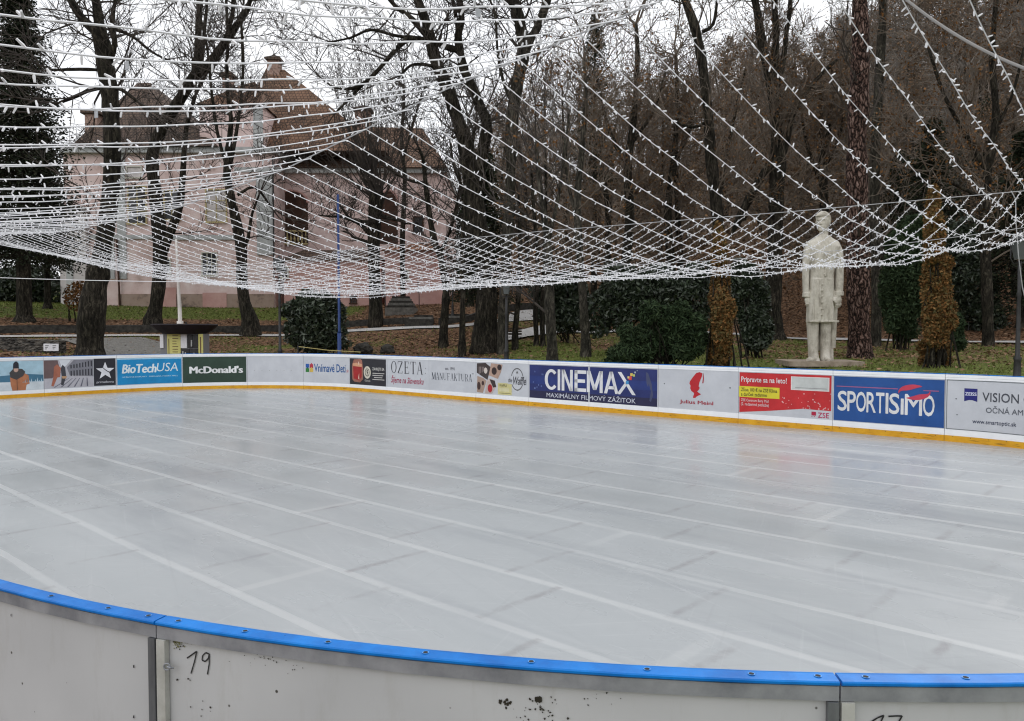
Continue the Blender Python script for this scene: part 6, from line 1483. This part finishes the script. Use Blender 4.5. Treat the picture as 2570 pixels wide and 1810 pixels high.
# info kiosk under a dark parasol
def kiosk():
    Y = 33.0; k = Y/FL; b = at(450, 888, Y); g = gz(b.x, b.y); root = thing('book_kiosk', 'small grey kiosk shelf with yellow posters and a white sheet', 'kiosk', loc=(b.x, b.y, g))
    X = lambda px: (px-450)*k
    z1 = at(450, 838, Y).z-g
    mb = MB(); mb.box(X(402), X(512), .02, .6, 0, z1); c = mb.build('cabinet', M['kiosk_grey'], root)
    def fr(name, a, b_, za, zb, m_, d=.0, par=root): mb = MB(); mb.box(X(a), X(b_), -.03-d, .017-d, za, zb); return mb.build(name, M[m_], par)
    H = z1
    y1 = fr('yellow_poster', 421, 454, -.0, H-.01, 'kiosk_yellow'); y2 = fr('yellow_poster', 499, 510, 0, H-.01, 'kiosk_yellow')
    fr('white_sheet', 454.5, 470, H*.55, H-.02, 'paper'); fr('white_sheet', 402.5, 411, H*.55, H-.03, 'paper')
    q = random.Random(2)
    mb = MB()
    for i in range(9): mb.box(X(434), X(434+q.uniform(10, 15)), -.036, -.032, H*(.95-.085*i)-.03, H*(.95-.085*i))
    mb.box(X(424), X(426), -.036, -.032, H*.2, H*.85); mb.build('poster_print', flatmat('brown_print', (.14, .08, .03)), y1)
    mb = MB(); mb.box(X(503), X(506), -.036, -.032, H*.3, H*.9); mb.build('poster_print', flatmat('brown_print', (.14, .08, .03)), y2)
    for (a, b_, za, zb) in ((472, 484, .55, .97), (486, 498, .55, .97), (456, 476, .15, .52), (478, 498, .15, .52)): fr('shelf_opening', a, b_, H*za, H*zb, 'iron')
    for (a, b_, za, zb) in ((459, 462, .2, .45), (466, 468, .2, .42), (481, 484, .6, .8), (487, 490, .2, .4)): fr('book', a, b_, H*za, H*zb, 'trim', .05)
    # parasol
    r2 = thing('dark_parasol', 'wide flat dark parasol above the yellow kiosk', 'parasol', loc=(b.x, b.y+.3, g))
    mb = MB(); mb.tube([Vector((X(452), .35, 0)), Vector((X(452), .35, z1+.5))], [.035, .035], 8); mb.build('pole', M['iron'], r2)
    zt = at(450, 813, Y).z-g; zb = at(450, 838, Y).z-g; mb = MB(); n = 8
    R1, R0 = 1.3, .75
    mb.loft([(X(455), .1, zb+.0, .85, .85, 2.2), (X(455), .1, zb+.2, 1.15, 1.1, 2.2), (X(455), .1, zt-.05, 1.32, 1.25, 2.2), (X(455), .1, zt, 1.28, 1.2, 2.2)], 16); mb.build('canopy', M['canvas'], r2)
kiosk()
# rope on short stakes, stones
def stone(px, py, Y, r, lab, seed):
    q = random.Random(seed); p = at(px, py, Y); g = gz(p.x, p.y); bm = bmesh.new(); bmesh.ops.create_icosphere(bm, subdivisions=3, radius=r)
    for v in bm.verts: n_ = noise.noise(v.co*2.2/r+Vector((seed, 0, 0))); v.co *= 1+.35*n_; v.co.z *= .75
    me = bpy.data.meshes.new('boulder'); bm.to_mesh(me); bm.free(); me.materials.append(M['darkwall']); o = bpy.data.objects.new('boulder', me); COL.objects.link(o); o.location = (p.x, p.y, g+r*.4); tag(o, lab, 'stone')
stone(912, 842, 38, .45, 'larger dark rock on the leafy slope right of the blue pole', 1); stone(972, 845, 38, .36, 'smaller dark rock on the leafy slope', 2)
r_ = thing('rope_barrier', 'pale rope strung low from a short dark stake beside the blue pole', 'rope'); 
mb = MB(); a, c = at(748, 870, 29), at(905, 884, 29); mb.tube([a, (a+c)/2-Vector((0, 0, .04)), c], [.014]*3, 5); mb.build('rope', M['rope'], r_)
mb = MB(); mb.tube([Vector((a.x, a.y, gz(a.x, a.y)-.1)), a+Vector((0, 0, .04))], [.03, .03], 6); mb.build('stake', M['iron'], r_)

# ---------------------------------------------------------------- litter and grass
q = random.Random(91); lf = MB(); gr = MB(); nl = ng = 0
while nl < 70000:
    Y = 16+q.random()**.85*76; b = q.uniform(-.72, .72); x = b*Y; d = rinkD(x, Y)
    if d < .3 or (18.8 < d < 22.6 and b < 0) or (abs(d-28.5) < .9 and b > .12 and q.random() < .85): continue
    lv = leafiness(x, Y)
    if q.random() > lv*1.1+.06: continue
    nl += 1; s = q.uniform(.035, .075)*(1+Y/110); z = gz(x, Y)+q.uniform(.0, .05); a = q.uniform(0, 6.28); c, s_ = math.cos(a)*s, math.sin(a)*s; t1, t2 = q.gauss(0, .2)*s, q.gauss(0, .2)*s
    n = len(lf.v); lf.v += [(x-c, Y-s_, z-t1+.02), (x+s_*.6, Y-c*.6, z+t2+.02), (x+c, Y+s_, z+t1+.02), (x-s_*.6, Y+c*.6, z-t2+.02)]; lf.f.append((n, n+1, n+2, n+3))
tag(lf.build('fallen_leaves', M['litter']), 'brown and orange fallen leaves scattered over the park ground', 'leaves', kind='stuff')
while ng < 30000:
    Y = 16+q.random()**.8*52; b = q.uniform(-.72, .72); x = b*Y; d = rinkD(x, Y)
    if d < .3: continue
    if q.random() < leafiness(x, Y)*1.2: continue
    ng += 1; z = gz(x, Y); h = q.uniform(.05, .13); a = q.uniform(0, 6.28); w2 = .012+Y*.0005; dx, dy = math.cos(a)*w2, math.sin(a)*w2; l1, l2 = q.gauss(0, .05), q.gauss(0, .05)
    n = len(gr.v); gr.v += [(x-dx, Y-dy, z-.01), (x+dx, Y+dy, z-.01), (x+l1, Y+l2, z+h)]; gr.f.append((n, n+1, n+2))
tag(gr.build('grass', M['grass']), 'short green grass between the leaves', 'grass', kind='stuff')
